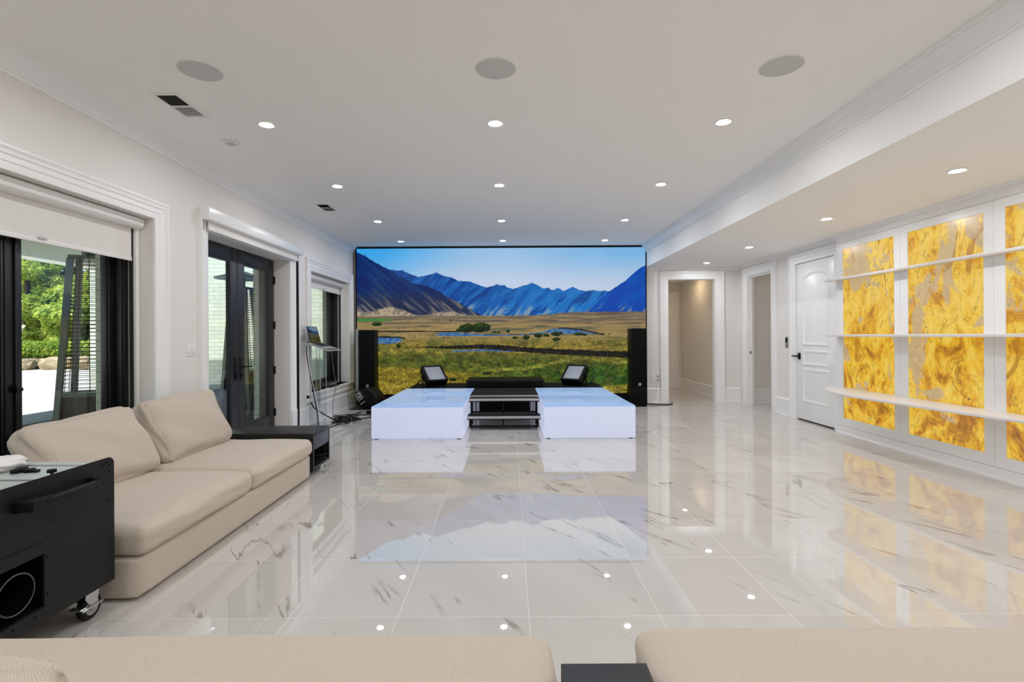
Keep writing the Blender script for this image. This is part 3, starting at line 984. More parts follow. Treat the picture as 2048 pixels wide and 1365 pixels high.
# ================================================================== LED wall
def vnoise(x, y, seed):
    xi, yi = np.floor(x).astype(np.int64), np.floor(y).astype(np.int64)
    xf, yf = x - xi, y - yi
    def h(a, b):
        n = (a * 374761393 + b * 668265263 + seed * 1442695041) & 0x7fffffff
        n = ((n ^ (n >> 13)) * 1274126177) & 0x7fffffff
        return ((n ^ (n >> 16)) & 0xffff) / 65535.0
    u, v = xf * xf * (3 - 2 * xf), yf * yf * (3 - 2 * yf)
    return (h(xi, yi) * (1 - u) + h(xi + 1, yi) * u) * (1 - v) + (h(xi, yi + 1) * (1 - u) + h(xi + 1, yi + 1) * u) * v
def fbm(x, y, seed, o=4):
    r, a, t = 0, 1.0, 0
    for i in range(o):
        r = r + a * vnoise(x * 2 ** i, y * 2 ** i, seed + i * 17)
        t += a
        a *= 0.55
    return r / t
def sm(x, a, b):
    t = np.clip((x - a) / (b - a), 0, 1)
    return t * t * (3 - 2 * t)

RIDGE = np.array([(40, 78), (75, 95), (100, 100), (130, 125), (180, 155), (230, 182), (270, 200), (350, 203), (400, 225), (460, 246), (500, 240), (545, 232), (580, 218), (620, 238), (680, 250), (730, 275), (800, 280), (840, 290), (880, 310), (920, 322), (960, 310), (990, 297), (1020, 308), (1040, 303), (1060, 320), (1095, 330), (1150, 315), (1200, 300), (1225, 290), (1260, 305), (1300, 330), (1335, 322), (1360, 340), (1400, 327), (1440, 345), (1500, 320), (1540, 338), (1590, 348), (1650, 342), (1680, 350), (1715, 345), (1740, 354), (1800, 400), (2010, 480)], float)
RIGHT = np.array([(1580, 486), (1640, 446), (1700, 390), (1740, 352), (1800, 315), (1850, 285), (1900, 240), (1950, 200), (1985, 180), (2010, 176)], float)
NEARL = np.array([(40, 78), (130, 125), (230, 182), (330, 240), (420, 285), (520, 310), (600, 345), (660, 385), (740, 425), (800, 462), (870, 500), (900, 512)], float)

def landscape(X, Y):
    """valley view in the screen's own drawing units (X 45..1990, Y 58..1028); returns sRGB 0..255"""
    n1 = fbm(X / 60, Y / 60, 1); n2 = fbm(X / 14, Y / 14, 2); n3 = fbm(X / 5, Y / 5, 3, 3)
    one = np.ones_like(X)[..., None]
    def col(*c): return one * np.array(c, float)
    def mix(a, b, t): return a + (b - a) * np.clip(t, 0, 1)[..., None]
    jag = (fbm(X / 22, X * 0 + 3, 5, 4) - 0.5) * 14
    # sky
    t = sm(Y, 60, 340)
    left = 1 - sm(X, 60, 900)
    top = mix(col(122, 180, 228), col(56, 164, 234), left)
    C = mix(top, col(190, 206, 228), t * (0.55 + 0.45 * sm(X, 100, 700)))
    C = mix(C, col(205, 216, 236), (1 - sm(np.abs(X - 1000), 100, 800)) * 0.35)
    # far blue range with gullies
    ry = np.interp(X, RIDGE[:, 0], RIDGE[:, 1]) + jag * 0.6
    m = Y > ry
    d = np.clip((Y - ry) / 180, 0, 1)
    gul = fbm((X + 0.9 * (Y - ry)) / 26, (Y - 0.4 * X) / 120, 7, 4)
    far = mix(col(8, 70, 150), col(24, 112, 190), sm(X, 600, 1500) * 0.8 + d * 0.3)
    far = mix(far, col(4, 48, 120), sm(gul, 0.52, 0.72) * 0.6)
    far = mix(far, col(52, 132, 200), sm(gul, 0.5, 0.3) * 0.4)
    far = mix(far, col(132, 150, 170), sm(d, 0.62, 1.0) * sm(gul, 0.5, 0.36) * 0.9)
    C[m] = far[m]
    # nearer dark shoulder on the left
    ny = np.interp(X, NEARL[:, 0], NEARL[:, 1]) + jag * 0.7
    m = (Y > ny) & (X < 905)
    gl = fbm((X - 1.2 * Y) / 30, (Y + 0.6 * X) / 170, 9, 4)
    near = mix(col(4, 30, 92), col(2, 50, 112), sm(gl, 0.35, 0.65))
    near = mix(near, col(44, 62, 92), sm(Y, 200, 330) * sm(gl, 0.55, 0.7) * 0.9)
    near = mix(near, col(42, 44, 66), sm(Y, 300, 430) * 0.7)
    near = mix(near, col(122, 112, 108), sm(Y, 330, 460) * sm(gl, 0.53, 0.72) * 0.85)
    near = mix(near, col(24, 24, 54), sm(Y, 400, 480) * sm(gl, 0.52, 0.36) * 0.55)
    fan = 458 + 18 * np.sin(X / 60) + 34 * sm(X, 150, 700) + jag
    near = mix(near, mix(col(176, 160, 132), col(120, 112, 104), sm(n2, 0.45, 0.65)), sm(Y - fan, -4, 14))
    C[m] = near[m]
    # right mountain
    r2 = np.interp(X, RIGHT[:, 0], RIGHT[:, 1]) + jag * 0.5
    m = (Y > r2) & (X > 1580)
    gr = fbm((X + 1.1 * Y) / 34, (Y - 0.7 * X) / 150, 11, 4)
    rm = mix(col(2, 66, 168), col(0, 84, 184), sm(gr, 0.4, 0.6))
    rm = mix(rm, col(4, 56, 150), sm(gr, 0.55, 0.7) * 0.7)
    rm = mix(rm, col(104, 120, 150), sm(Y, 410, 480) * sm(gr, 0.47, 0.6))
    C[m] = rm[m]
    # plain
    h = 508 - 22 * sm(X, 1200, 1560) + jag * 0.25
    m = Y > h
    st = fbm(X / 160, Y / 9, 13, 4)
    pl = mix(col(104, 94, 82), col(146, 124, 80), sm(Y, 500, 585))
    pl = mix(pl, col(92, 82, 78), sm(st, 0.5, 0.72) * (1 - sm(Y, 560, 640) * 0.6))
    pl = mix(pl, col(172, 150, 98), sm(st, 0.48, 0.3) * 0.6)
    pl = mix(pl, col(90, 106, 60), sm(st, 0.56, 0.66) * 0.35 * sm(Y, 560, 600))
    gs = sm(Y, 520, 526) * (1 - sm(Y, 537, 545)) * (1 - sm(X, 220, 320))
    pl = mix(pl, col(64, 128, 56), gs)
    # meadow
    my = 690 + 20 * (n1 - 0.5)
    me = mix(col(132, 116, 50), col(100, 98, 42), sm(n1, 0.4, 0.6))
    pl = mix(pl, me, sm(Y, 630, 700))
    grn = sm(Y, 735, 790) * (1 - sm(np.abs(Y - 860 - (X - 1000) * 0.06) - 40 * n1, 60, 130))
    pl = mix(pl, col(78, 86, 30), grn * 0.9)
    pl = mix(pl, col(46, 76, 24), sm(X, 900, 1300) * sm(Y, 800, 880) * (1 - sm(Y, 960, 1020)) * (0.4 + 0.6 * sm(n1, 0.4, 0.6)))
    gold = sm(Y - (830 + 0.075 * (X - 165) + 18 * (n1 - .5)), 0, 16) * (1 - sm(X, 620, 1050))
    pl = mix(pl, mix(col(150, 130, 48), col(104, 92, 24), sm(n2, 0.4, 0.62)), gold * 0.95)
    pl = mix(pl, col(156, 138, 52), sm(Y - (1000 - 0.06 * (X - 1300)), 0, 14) * sm(X, 1200, 1500) * 0.7)
    band = np.abs(Y - (880 - 70 * sm(X, 950, 1500) + 12 * np.sin(X / 90)))
    pl = mix(pl, col(146, 138, 58), (1 - sm(band, 4, 16)) * sm(X, 880, 1000) * 0.55)
    tex = (n3 - 0.5) * (0.25 + 0.75 * sm(Y, 720, 860)) + (n2 - 0.5) * 0.6 * sm(Y, 560, 760)
    pl = np.clip(pl * (1 + tex[..., None] * 1.15 + ((fbm(X / 45, Y / 16, 31, 3) - 0.5) * 0.8 * sm(Y, 600, 760))[..., None]), 0, 255)
    dots = (fbm(X / 9, Y / 6, 21, 2) > 0.74) & (Y > 620) & (Y < 720)
    pl[dots] = pl[dots] * 0.5 + np.array((26, 34, 14)) * 0.5
    # water and banks
    def blob(cx, cy, rx, ry, k=0.25): return ((X - cx) / rx) ** 2 + ((Y - cy) / ry) ** 2 + (n2 - 0.5) * k
    river = np.interp(X, [560, 640, 740, 900, 1040, 1200, 1330, 1400, 1430], [632, 630, 632, 638, 640, 634, 618, 604, 598])
    rw = np.interp(X, [560, 620, 700, 900, 1100, 1300, 1420], [0, 11, 12, 5, 3, 5, 4])
    w = (np.abs(Y - river) < rw) & (X > 560) & (X < 1430)
    w |= (blob(1440, 614, 120, 17) < 1) & (Y > 596)
    w |= (np.abs(Y - (622 + 0.06 * (X - 1520))) < 5) & (X > 1500) & (X < 1660)
    w |= (blob(200, 668, 148, 24) < 1)
    w |= (np.abs(Y - 741 - 3 * np.sin(X / 80)) < 5) & (X > 690) & (X < 1180)
    dark = (np.abs(Y - np.interp(X, [45, 400, 780], [609, 609, 614])) < 4) & (X < 790)
    dark |= (np.abs(Y - np.interp(X, [180, 330, 368], [645, 648, 660])) < 5) & (X > 165) & (X < 372)
    dark |= (np.abs(Y - np.interp(X, [1440, 1560, 1690, 1720], [594, 606, 636, 640])) < 5) & (X > 1400) & (X < 1710)
    dark |= (np.abs(Y - 634) < 3) & (X > 900) & (X < 1340) & (n2 > 0.45)
    up = np.interp(X, [400, 640, 850, 1000, 1200, 1500, 1890, 2000], [716, 709, 699, 703, 722, 738, 752, 756]) + (n2 - .5) * 10
    lo = np.interp(X, [400, 640, 850, 1000, 1200, 1500, 1890, 2000], [716, 727, 728, 738, 756, 776, 796, 800]) + (n2 - .5) * 10
    bank = (Y > up) & (Y < lo) & (X > 400)
    wc = mix(col(34, 92, 160), col(84, 122, 160), sm(n2, 0.4, 0.6))
    pl[w] = wc[w]
    pl[dark] = np.array((34, 30, 26.))
    bk = mix(col(14, 14, 16), col(88, 72, 46), sm(n3, 0.58, 0.75))
    pl[bank] = bk[bank]
    # bushes
    for cx, cy, rx, ry in ((790, 590, 58, 30), (875, 586, 66, 34), (740, 604, 26, 14), (180, 560, 34, 14), (325, 703, 17, 18), (1062, 612, 13, 11), (1265, 642, 28, 16), (1185, 654, 24, 16), (1385, 632, 34, 15), (1320, 640, 18, 12), (1420, 626, 14, 10), (1110, 656, 18, 9), (1385, 668, 26, 12), (1540, 634, 40, 10), (970, 616, 18, 6), (1000, 620, 12, 6), (690, 932, 28, 12), (920, 890, 26, 10), (1580, 638, 18, 8), (678, 537, 9, 6)):
        b = blob(cx, cy, rx, ry, 0.9) < 1
        bc = mix(col(14, 30, 12), col(62, 84, 26), sm(n3 - (Y - cy) / (ry * 4), 0.45, 0.8))
        pl[b] = bc[b]
    C[m] = pl[m]
    C *= (1 + (((X / 3.36).astype(int) % 7 == 0) * 0.018))[..., None]
    return np.clip(C, 0, 255)

def picture(name, nx, ny, P, m, parent, ztop=None):
    """flat lit display: a fine grid of coloured pixels; P(s, t) gives the point in space"""
    s, t = np.meshgrid(np.linspace(0, 1, nx), np.linspace(0, 1, ny))
    base = np.array(wloc(parent))
    co = P(s, t).reshape(-1, 3) - base
    rgb = landscape(45 + s * 1945, 58 + t * 970).reshape(-1, 3) / 255
    l = np.where(rgb <= 0.04045, rgb / 12.92, ((rgb + 0.055) / 1.055) ** 2.4)
    idx = np.arange(nx * ny).reshape(ny, nx)
    q = np.stack([idx[1:, :-1], idx[1:, 1:], idx[:-1, 1:], idx[:-1, :-1]], -1).reshape(-1, 4)
    me = bpy.data.meshes.new(name)
    me.vertices.add(nx * ny); me.loops.add(q.size); me.polygons.add(len(q))
    me.vertices.foreach_set('co', co.ravel())
    me.loops.foreach_set('vertex_index', q.ravel())
    me.polygons.foreach_set('loop_start', np.arange(0, q.size, 4))
    at = me.color_attributes.new('pixels', 'FLOAT_COLOR', 'POINT')
    at.data.foreach_set('color', np.concatenate([l, np.ones((len(l), 1))], 1).astype(np.float32).ravel())
    me.update(calc_edges=True)
    me.materials.append(m)
    o = bpy.data.objects.new(name, me)
    COL.objects.link(o)
    o.parent = parent
    return o
def screen_mat(name, strength):
    k = N(name)
    a = k.n('VertexColor', layer_name='pixels')
    k.b.inputs['Base Color'].default_value = (0.01, 0.01, 0.01, 1)
    k.b.inputs['Roughness'].default_value = 0.5
    k.b.inputs['Specular IOR Level'].default_value = 0.1
    k.l(a.outputs['Color'], k.b.inputs['Emission Color'])
    k.b.inputs['Emission Strength'].default_value = strength
    return k.m
SX0, SX1, SZ0, SZ1, SY = -2.872, 2.588, 0.205, 2.962, 9.55
t = thing('video_wall', (-0.14, SY, 0), 'wall filling video screen showing a river valley below blue mountains', 'video screen')
obj('cabinet', MB().box(SX0 - .022, SX1 + .02, SY + .004, SY + .085, 0.12, 2.992).box(SX0 - .022, SX1 + .02, SY + .001, SY + .03, 0.0, 0.12)
    .box(SX0 - .022, SX0 - .002, SY - .004, SY + .004, 0.0, 2.992).box(SX1 + .002, SX1 + .02, SY - .004, SY + .004, 0.0, 2.992)
    .box(SX0 - .002, SX1 + .002, SY - .004, SY + .004, SZ1 + .002, 2.992).box(SX0 - .002, SX1 + .002, SY - .004, SY + .004, 0.0, SZ0 - .002), M['plastic_black'], t)
picture('display', 640, 330, lambda s, u: np.stack([SX0 + s * (SX1 - SX0), np.full_like(s, SY), SZ1 + u * (SZ0 - SZ1)], -1), screen_mat('video pixels', 0.95), t)

# ================================================================== onyx panels and shelves
for (a, b), lb in zip(PAN, ('glowing yellow onyx panel nearest the white panelled door', 'glowing yellow onyx panel between the other two, second from the door', 'glowing yellow onyx panel cut off by the picture edge, third from the door')):
    o = obj('onyx_panel', B(PW + 0.008, PW + 0.0295, a + .001, b - .001, PZ[0] + .001, PZ[1] - .001), M['onyx'], smooth=False)
    tag(o, lb, 'stone panel', 'backlit onyx panels')
def shelf(z, th, pts, lb):
    n = len(pts)
    P = []
    for i in range(n - 1):     # smooth the outline
        p0, p1, p2, p3 = pts[max(i - 1, 0)], pts[i], pts[i + 1], pts[min(i + 2, n - 1)]
        for k in range(5):
            u = k / 5
            P.append(tuple(0.5 * (2 * p1[c] + (p2[c] - p0[c]) * u + (2 * p0[c] - 5 * p1[c] + 4 * p2[c] - p3[c]) * u * u + (3 * p1[c] - p0[c] - 3 * p2[c] + p3[c]) * u ** 3) for c in (0, 1)))
    P.append(pts[-1])
    P.append((PW - .001, pts[-1][1]))
    o = obj('floating_shelf', MB().prism(P, z - th, z), M['shelf'], bevel=0.003)
    tag(o, lb, 'shelf', 'white shelves across the onyx panels')
shelf(0.612, 0.026, [(PW - .001, 6.62), (4.20, 6.60), (4.06, 6.50), (3.965, 6.34), (3.875, 6.12), (3.815, 5.78), (3.83, 5.4), (3.87, 5.05), (3.92, 4.62), (3.98, 4.23), (4.04, 3.95), (4.10, 3.6), (4.15, 3.2), (4.18, 2.8)],
      'lowest and deepest wavy white shelf across the onyx panels')
shelf(1.292, 0.028, [(PW - .001, 6.64), (4.22, 6.63), (4.12, 6.56), (4.06, 6.45), (4.04, 6.25), (4.04, 5.9), (4.05, 5.4), (4.06, 5.0), (4.07, 4.4), (4.10, 3.9), (4.12, 3.3), (4.14, 2.8)],
      'middle white shelf across the onyx panels at eye level')
shelf(2.012, 0.028, [(PW - .001, 6.76), (4.27, 6.76), (4.20, 6.72), (4.175, 6.62), (4.185, 6.4), (4.20, 6.0), (4.205, 5.4), (4.205, 4.8), (4.205, 4.2), (4.21, 3.4), (4.21, 2.8)],
      'highest and shallowest white shelf across the onyx panels')

# ================================================================== stage
RZ = 0.415
def riser(x0, x1, y0, y1, lb):
    t = thing('light_riser', ((x0 + x1) / 2, (y0 + y1) / 2, 0), lb, 'stage riser', 'glowing white stage risers')
    obj('riser_shell', B(x0, x1, y0, y1, 0.012, RZ - .0125), M['riser'], t, bevel=0.004)
    obj('riser_top', B(x0, x1, y0, y1, RZ - .012, RZ), M['riser_top'], t, bevel=0.003)
    for sx in (x0 + .05, x1 - .05):
        for sy in (y0 + .05, y1 - .05):
            obj('foot', MB().cyl((sx, sy, 0), (sx, sy, 0.012), 0.025, n=12), M['rubber'], t)
riser(-1.738, -0.592, 6.35, 7.445, 'front left glowing white riser beside the steps')
riser(-1.738, -0.592, 7.455, 8.55, 'rear left glowing white riser against the black platform')
riser(0.440, 1.582, 6.335, 7.44, 'front right glowing white riser beside the steps')
riser(0.440, 1.582, 7.45, 8.55, 'rear right glowing white riser against the black platform')

t = thing('stage_steps', (-0.077, 7.2, 0), 'black two tread stage steps with silver nosings between the glowing risers', 'steps')
def tread(x0, x1, y0, y1, z, th):
    o = obj('tread', B(x0, x1, y0 + .012, y1, z - th, z), M['carpet'], t, bevel=0.002)
    obj('nosing', MB().box(x0, x1, y0, y0 + .012, z - .03, z + .002).box(x0, x1, y0 + .012, y0 + .03, z, z + .002), M['alu'], o, bevel=0.001)
tread(-0.585, 0.43, 6.95, 7.25, 0.187, 0.045)
tread(-0.582, 0.43, 7.22, 7.43, 0.397, 0.045)
mb = MB()
for x in (-0.56, 0.375):
    mb.box(x, x + .03, 6.98, 7.01, 0.03, 0.142).box(x, x + .03, 7.36, 7.39, 0.03, 0.352).box(x, x + .03, 7.255, 7.285, 0.03, 0.352)
    mb.box(x, x + .03, 6.98, 7.39, 0.03, 0.055)
mb.box(-0.097, -0.077, 6.985, 7.005, 0.03, 0.142).box(-0.097, -0.077, 7.258, 7.28, 0.055, 0.352)
mb.box(-0.56, 0.405, 6.975, 7.0, 0.03, 0.058).box(-0.56, 0.405, 7.258, 7.28, 0.19, 0.215)
obj('step_frame', mb, M['plastic_black'], t, bevel=0.002, seg=1)
mb = MB()
for x in (-0.545, 0.39):
    for y in (6.995, 7.375):
        mb = MB().cyl((x, y, 0), (x, y, 0.012), 0.022, n=12).cyl((x, y, 0.012), (x, y, 0.03), 0.008, n=8)
        obj('levelling_foot', mb, M['chrome'], t)

t = thing('stage_deck', (-0.077, 8.0, 0), 'black carpeted centre deck with silver front edge behind the steps', 'stage deck')
obj('deck_top', B(-0.585, 0.43, 7.472, 8.55, 0.36, 0.418), M['carpet'], t)
obj('deck_edge', B(-0.585, 0.43, 7.45, 7.472, 0.385, 0.42), M['alu'], t, bevel=0.001)
mb = MB()
for x in (-0.52, 0.365):
    for y in (7.56, 8.46):
        obj('leg', MB().cyl((x, y, 0.02), (x, y, 0.36), 0.024, n=14).cyl((x, y, 0), (x, y, .02), .035, n=14), M['alu'], t)
obj('cross_rail', B(-0.50, 0.345, 7.555, 7.58, 0.10, 0.17), M['alu'], t, bevel=0.002)

t = thing('stage_platform', (-0.07, 9.0, 0), 'low black platform along the foot of the video screen', 'stage platform')
obj('platform_top', B(-1.72, 1.60, 8.565, 9.50, 0.37, RZ), M['carpet'], t)
obj('platform_skirt', MB().box(-1.70, 1.58, 8.58, 8.60, 0.0, 0.37).box(-1.70, -1.68, 8.60, 9.48, 0, 0.37).box(1.56, 1.58, 8.60, 9.48, 0, 0.37), M['plastic_black'], t)
t = thing('stage_box', (-0.075, 8.96, RZ), 'flat black box centred on the platform in front of the screen', 'box')
obj('box_body', MB().box(-0.735, 0.60, 8.60, 9.36, RZ + .001, RZ + .125), M['plastic_black'], t, bevel=0.012)
obj('front_panel', B(-0.70, 0.565, 8.594, 8.602, RZ + .012, RZ + .108), M['grille'], t, bevel=0.002)

def blinder(cx, cy, yaw, tilt, lb, side):
    t = thing('floor_light', (cx, cy, RZ), lb, 'stage light', 'square stage lights on the platform')
    R = Matrix.Translation((cx, cy, RZ + 0.18)) @ Matrix.Rotation(yaw, 4, 'Z') @ Matrix.Rotation(tilt, 4, 'X')
    w, h, d = 0.165, 0.165, 0.065
    obj('housing', MB().box(-w - .03, w + .03, -d, d, -h - .025, h + .025, R), M['plastic_black'], t, bevel=0.018)
    obj('lamp_face', MB().box(-w + .012, w - .012, -d - .008, -d + .01, -h + .01, h - .01, R), M['blinder_face'], t, bevel=0.004)
    mb = MB()
    mb.box(-w - .03, w + .03, -d - .014, -d + .004, h - .008, h + .026, R).box(-w - .03, w + .03, -d - .014, -d + .004, -h - .026, -h + .008, R)
    mb.box(-w - .03, -w + .01, -d - .014, -d + .004, -h + .008, h - .008, R).box(w - .01, w + .03, -d - .014, -d + .004, -h + .008, h - .008, R)
    obj('face_frame', mb, M['plastic_black'], t, bevel=0.004)
    Y = Matrix.Translation((cx, cy, RZ)) @ Matrix.Rotation(yaw, 4, 'Z')
    mb = MB().box(-w - .05, w + .05, -.02, .02, 0.001, .012, Y).box(-w - .05, -w - .038, -.02, .02, .012, .20, Y).box(w + .038, w + .05, -.02, .02, .012, .20, Y)
    mb.box(-w - .06, w + .06, -.02 + .06, .02 + .06, 0.001, .012, Y).box(-.1, .1, -.08, .10, 0.001, .010, Y)
    obj('yoke', mb, M['black_metal'], t)
    for sx in (-1, 1):
        obj('tilt_knob', MB().cyl((sx * (w + .05), 0, .17), (sx * (w + .075), 0, .17), .022, n=12, m=Y), M['rubber'], t)
    mb = MB()
    for i in range(6):
        mb.box(-w + .01, w - .01, d, d + .025, -h + .02 + i * .048, -h + .03 + i * .048, R)
    obj('heat_sink', mb, M['black_metal'], t)
    if side > 0:
        mb = MB().tube([Y @ Vector(p) for p in ((w + .02, .10, .30), (w + .10, .12, .32), (w + .15, .10, .22), (w + .12, .06, .06), (w + .02, .10, .008), (w - .2, .16, .008))], 0.008)
    else:
        mb = MB().tube([Y @ Vector(p) for p in ((-w - .01, .09, .12), (-w - .09, .10, .07), (-w - .16, .04, .02), (-w - .22, .10, .008))], 0.008)
    obj('power_cable', mb, M['rubber'], t)
blinder(-1.34, 8.95, 0.60, -0.85, 'square black stage light turned towards the steps, beside the left speaker', -1)
blinder(1.165, 8.95, -0.60, -0.85, 'square black stage light with looping cable, near the right speaker', 1)
# ================================================================== roller shades
t = thing('roller_shade', (-3.06, 3.12, 2.0), 'white roller shade half lowered over the big left window', 'roller shade', 'white roller shades')
prof = [(-3.125, 2.285), (-3.125, 2.205), (-3.06, 2.195), (-3.025, 2.20), (-3.005, 2.22), (-3.0, 2.25), (-3.005, 2.275), (-3.02, 2.285)]
obj('cassette', MB().prism(prof, 2.07, 4.165, lambda a, b, h: (a, h, b)), M['white_plastic'], t, bevel=0.002)
obj('shade_cloth', B(-3.083, -3.081, 2.10, 4.125, 1.955, 2.21), M['shade'], t)
hb = obj('hem_bar', B(-3.090, -3.074, 2.10, 4.125, 1.930, 1.962), M['white_plastic'], t, bevel=0.004)
obj('pull_tab', MB().box(-3.074, -3.066, 3.30, 3.36, 1.955, 1.966), M['alu'], hb)
obj('side_channel', MB().box(-3.112, -3.06, 4.150, 4.185, 0.475, 2.20), M['white_plastic'], t, bevel=0.002)
obj('side_channel', MB().box(-3.112, -3.06, 2.055, 2.09, 0.475, 2.20), M['white_plastic'], t, bevel=0.002)
obj('guide_seal', B(-3.108, -3.085, 4.1345, 4.1495, 0.475, 2.20), M['rubber'], t)

t = thing('roller_shade', (-2.9, 5.9, 2.0), 'white box valance shade rolled up above the french doors', 'roller shade', 'white roller shades')
obj('valance_box', B(LW + .001, -2.842, 4.80, 7.0, 2.428, 2.545), M['trim'], t, bevel=0.004)
hb = obj('hem_bar', B(-2.902, -2.886, 4.87, 6.94, 2.337, 2.372), M['white_plastic'], t, bevel=0.005)
obj('shade_cloth', B(-2.895, -2.893, 4.87, 6.94, 2.37, 2.43), M['shade'], t)
obj('pull_tab', B(-2.886, -2.880, 5.86, 5.92, 2.366, 2.376), M['white_plastic'], hb)
obj('gap_strip', B(LW + .001, -2.912, 6.955, 7.005, 0.02, 2.428), M['plastic_black'], t)  # black strip colours in the shadowed gap between track and wall
obj('gap_strip', B(LW + .001, -2.912, 4.80, 4.83, 2.33, 2.428), M['plastic_black'], t)  # short piece of the same painted dark gap

t = thing('roller_shade', (-3.06, 8.4, 2.1), 'white roller shade raised above the window beside the video screen', 'roller shade', 'white roller shades')
prof2 = [(a, b - 0.008) for a, b in prof]
obj('cassette', MB().prism(prof2, 7.52, 9.285, lambda a, b, h: (a, h, b)), M['white_plastic'], t, bevel=0.002)
obj('shade_cloth', B(-3.083, -3.081, 7.54, 9.22, 2.09, 2.20), M['shade'], t)
hb = obj('hem_bar', B(-3.090, -3.074, 7.54, 9.22, 2.065, 2.10), M['white_plastic'], t, bevel=0.004)
obj('pull_tab', B(-3.074, -3.066, 8.36, 8.42, 2.09, 2.10), M['alu'], hb)
obj('side_channel', B(-3.112, -3.06, 9.26, 9.295, 0.475, 2.19), M['white_plastic'], t, bevel=0.002)
obj('guide_seal', B(-3.108, -3.085, 9.245, 9.2595, 0.475, 2.19), M['rubber'], t)

# ================================================================== sofas
def sofa(cx, cy, yaw, lb, length, depth, nseat, base_h, seat_h, gap=0.01, seatw=None, over=0.03, arms=None):
    """low armless sofa; local x runs along the seat, local -y is the front"""
    R = Matrix.Translation((cx, cy, 0)) @ Matrix.Rotation(yaw, 4, 'Z')
    t = thing('sofa', (cx, cy, 0), lb, 'sofa', 'beige low sofas')
    L, D = length / 2, depth / 2
    obj('sofa_base', MB().soft(length, depth, base_h - 0.012, 0.02, (0.0, 0.004, 0.0), 14, R @ Matrix.Translation((0, 0, 0.012 + (base_h - .012) / 2))), M['fabric'], t, angle=2)
    for sx in (-L + .12, L - .12):
        for sy in (-D + .12, D - .12):
            obj('foot', MB().cyl(R @ Vector((sx, sy, 0)), R @ Vector((sx, sy, 0.016)), 0.03, n=12), M['rubber'], t)
    w = length / nseat
    for i in range(nseat):
        h = seat_h - base_h
        c = R @ Matrix.Translation((-L + w * (i + .5), -over / 2 - 0.07, base_h + h / 2 + .001))
        obj('seat_cushion', MB().soft(w - gap, depth - 0.14 + over, h, 0.055, (0.004, 0.012, 0.022), 26, c, wob=0.0025, seed=i + int(cx * 10)), M['fabric'], t, angle=2)
    obj('backrest', MB().soft(length, 0.09, 0.60, 0.04, (0, 0.004, 0.008), 16, R @ Matrix.Translation((0, D - 0.045, 0.315)), wob=0.003, seed=3), M['fabric'], t, angle=2)
    return t
sofa(-2.345, 3.56, PI / 2, 'beige two seat sofa along the left wall under the big window', 2.16, 1.03, 2, 0.213, 0.370)
sofa(-0.97, 1.118, PI, 'beige low sofa along the bottom edge, left of the dark table', 2.2, 0.93, 1, 0.2, 0.372, over=0.02)
sofa(1.482, 1.135, PI, 'beige low sofa along the bottom edge, right of the dark table', 2.2, 0.93, 1, 0.2, 0.376, over=0.02)

def cushion(name, lb, a, b, c, d, th, seed, puff=0.05):
    """loose back cushion from its four corners: bottom-left, bottom-right, top-right, top-left (as seen from its front)"""
    a, b, c, d = map(Vector, (a, b, c, d))
    u = ((b - a) + (c - d)) / 2
    v = ((d - a) + (c - b)) / 2
    o = (a + b + c + d) / 4
    w, h = u.length, v.length
    X = u.normalized()
    Z = X.cross(v.normalized()).normalized()
    Yv = Z.cross(X)
    R = Matrix((X, Yv, Z)).transposed().to_4x4()
    R.translation = o - Z * th * 0.5
    mb = MB().soft(w, h, th, th * 0.42, (0.008, 0.012, puff), 30, R, pinch=0.03, wob=0.006, seed=seed)
    t = obj(name, mb, M['fabric'], angle=2)
    tag(t, lb, 'cushion', 'beige back cushions')
    Ri = R.inverted()
    loc = [q for q in (Ri @ Vector(p) for p in mb.v) if q.z > 0 and abs(q.x) < w * .485 and abs(q.y) < h * .485]
    def top(x, y):
        near = sorted(((q.x - x) ** 2 + (q.y - y) ** 2, q.z) for q in loc)[:5]
        ws = [1 / (d + 1e-6) for d, z in near]
        return sum(z * k for k, (d, z) in zip(ws, near)) / sum(ws)
    for sx in (-1, 1):
        pts = []
        for i in range(13):
            x, y = sx * w / 2 * (0.86 - 0.012 * math.sin(PI * i / 12)), -h / 2 * .86 + h * .86 * i / 12
            pts.append(R @ Vector((x, y, top(x, y) - .0004)))
        obj('seam', MB().tube(pts, 0.0018, 5), M['fabric'], t)
    return t
cushion('back_cushion', 'beige back cushion on the left sofa nearer the dark side table', (-2.46, 3.68, 0.40), (-2.46, 4.59, 0.395), (-2.68, 4.53, 0.865), (-2.66, 3.70, 0.84), 0.165, 2)
cushion('back_cushion', 'wide beige back cushion on the left sofa nearer the black equipment case', (-2.44, 2.76, 0.40), (-2.44, 3.62, 0.40), (-2.67, 3.57, 0.855), (-2.68, 2.80, 0.81), 0.17, 5)
cushion('back_cushion', 'beige cushion corner peeping in at the bottom left corner', (-0.82, 1.13, 0.42), (-1.95, 1.13, 0.42), (-1.95, 0.985, 0.705), (-0.88, 0.985, 0.685), 0.18, 8)

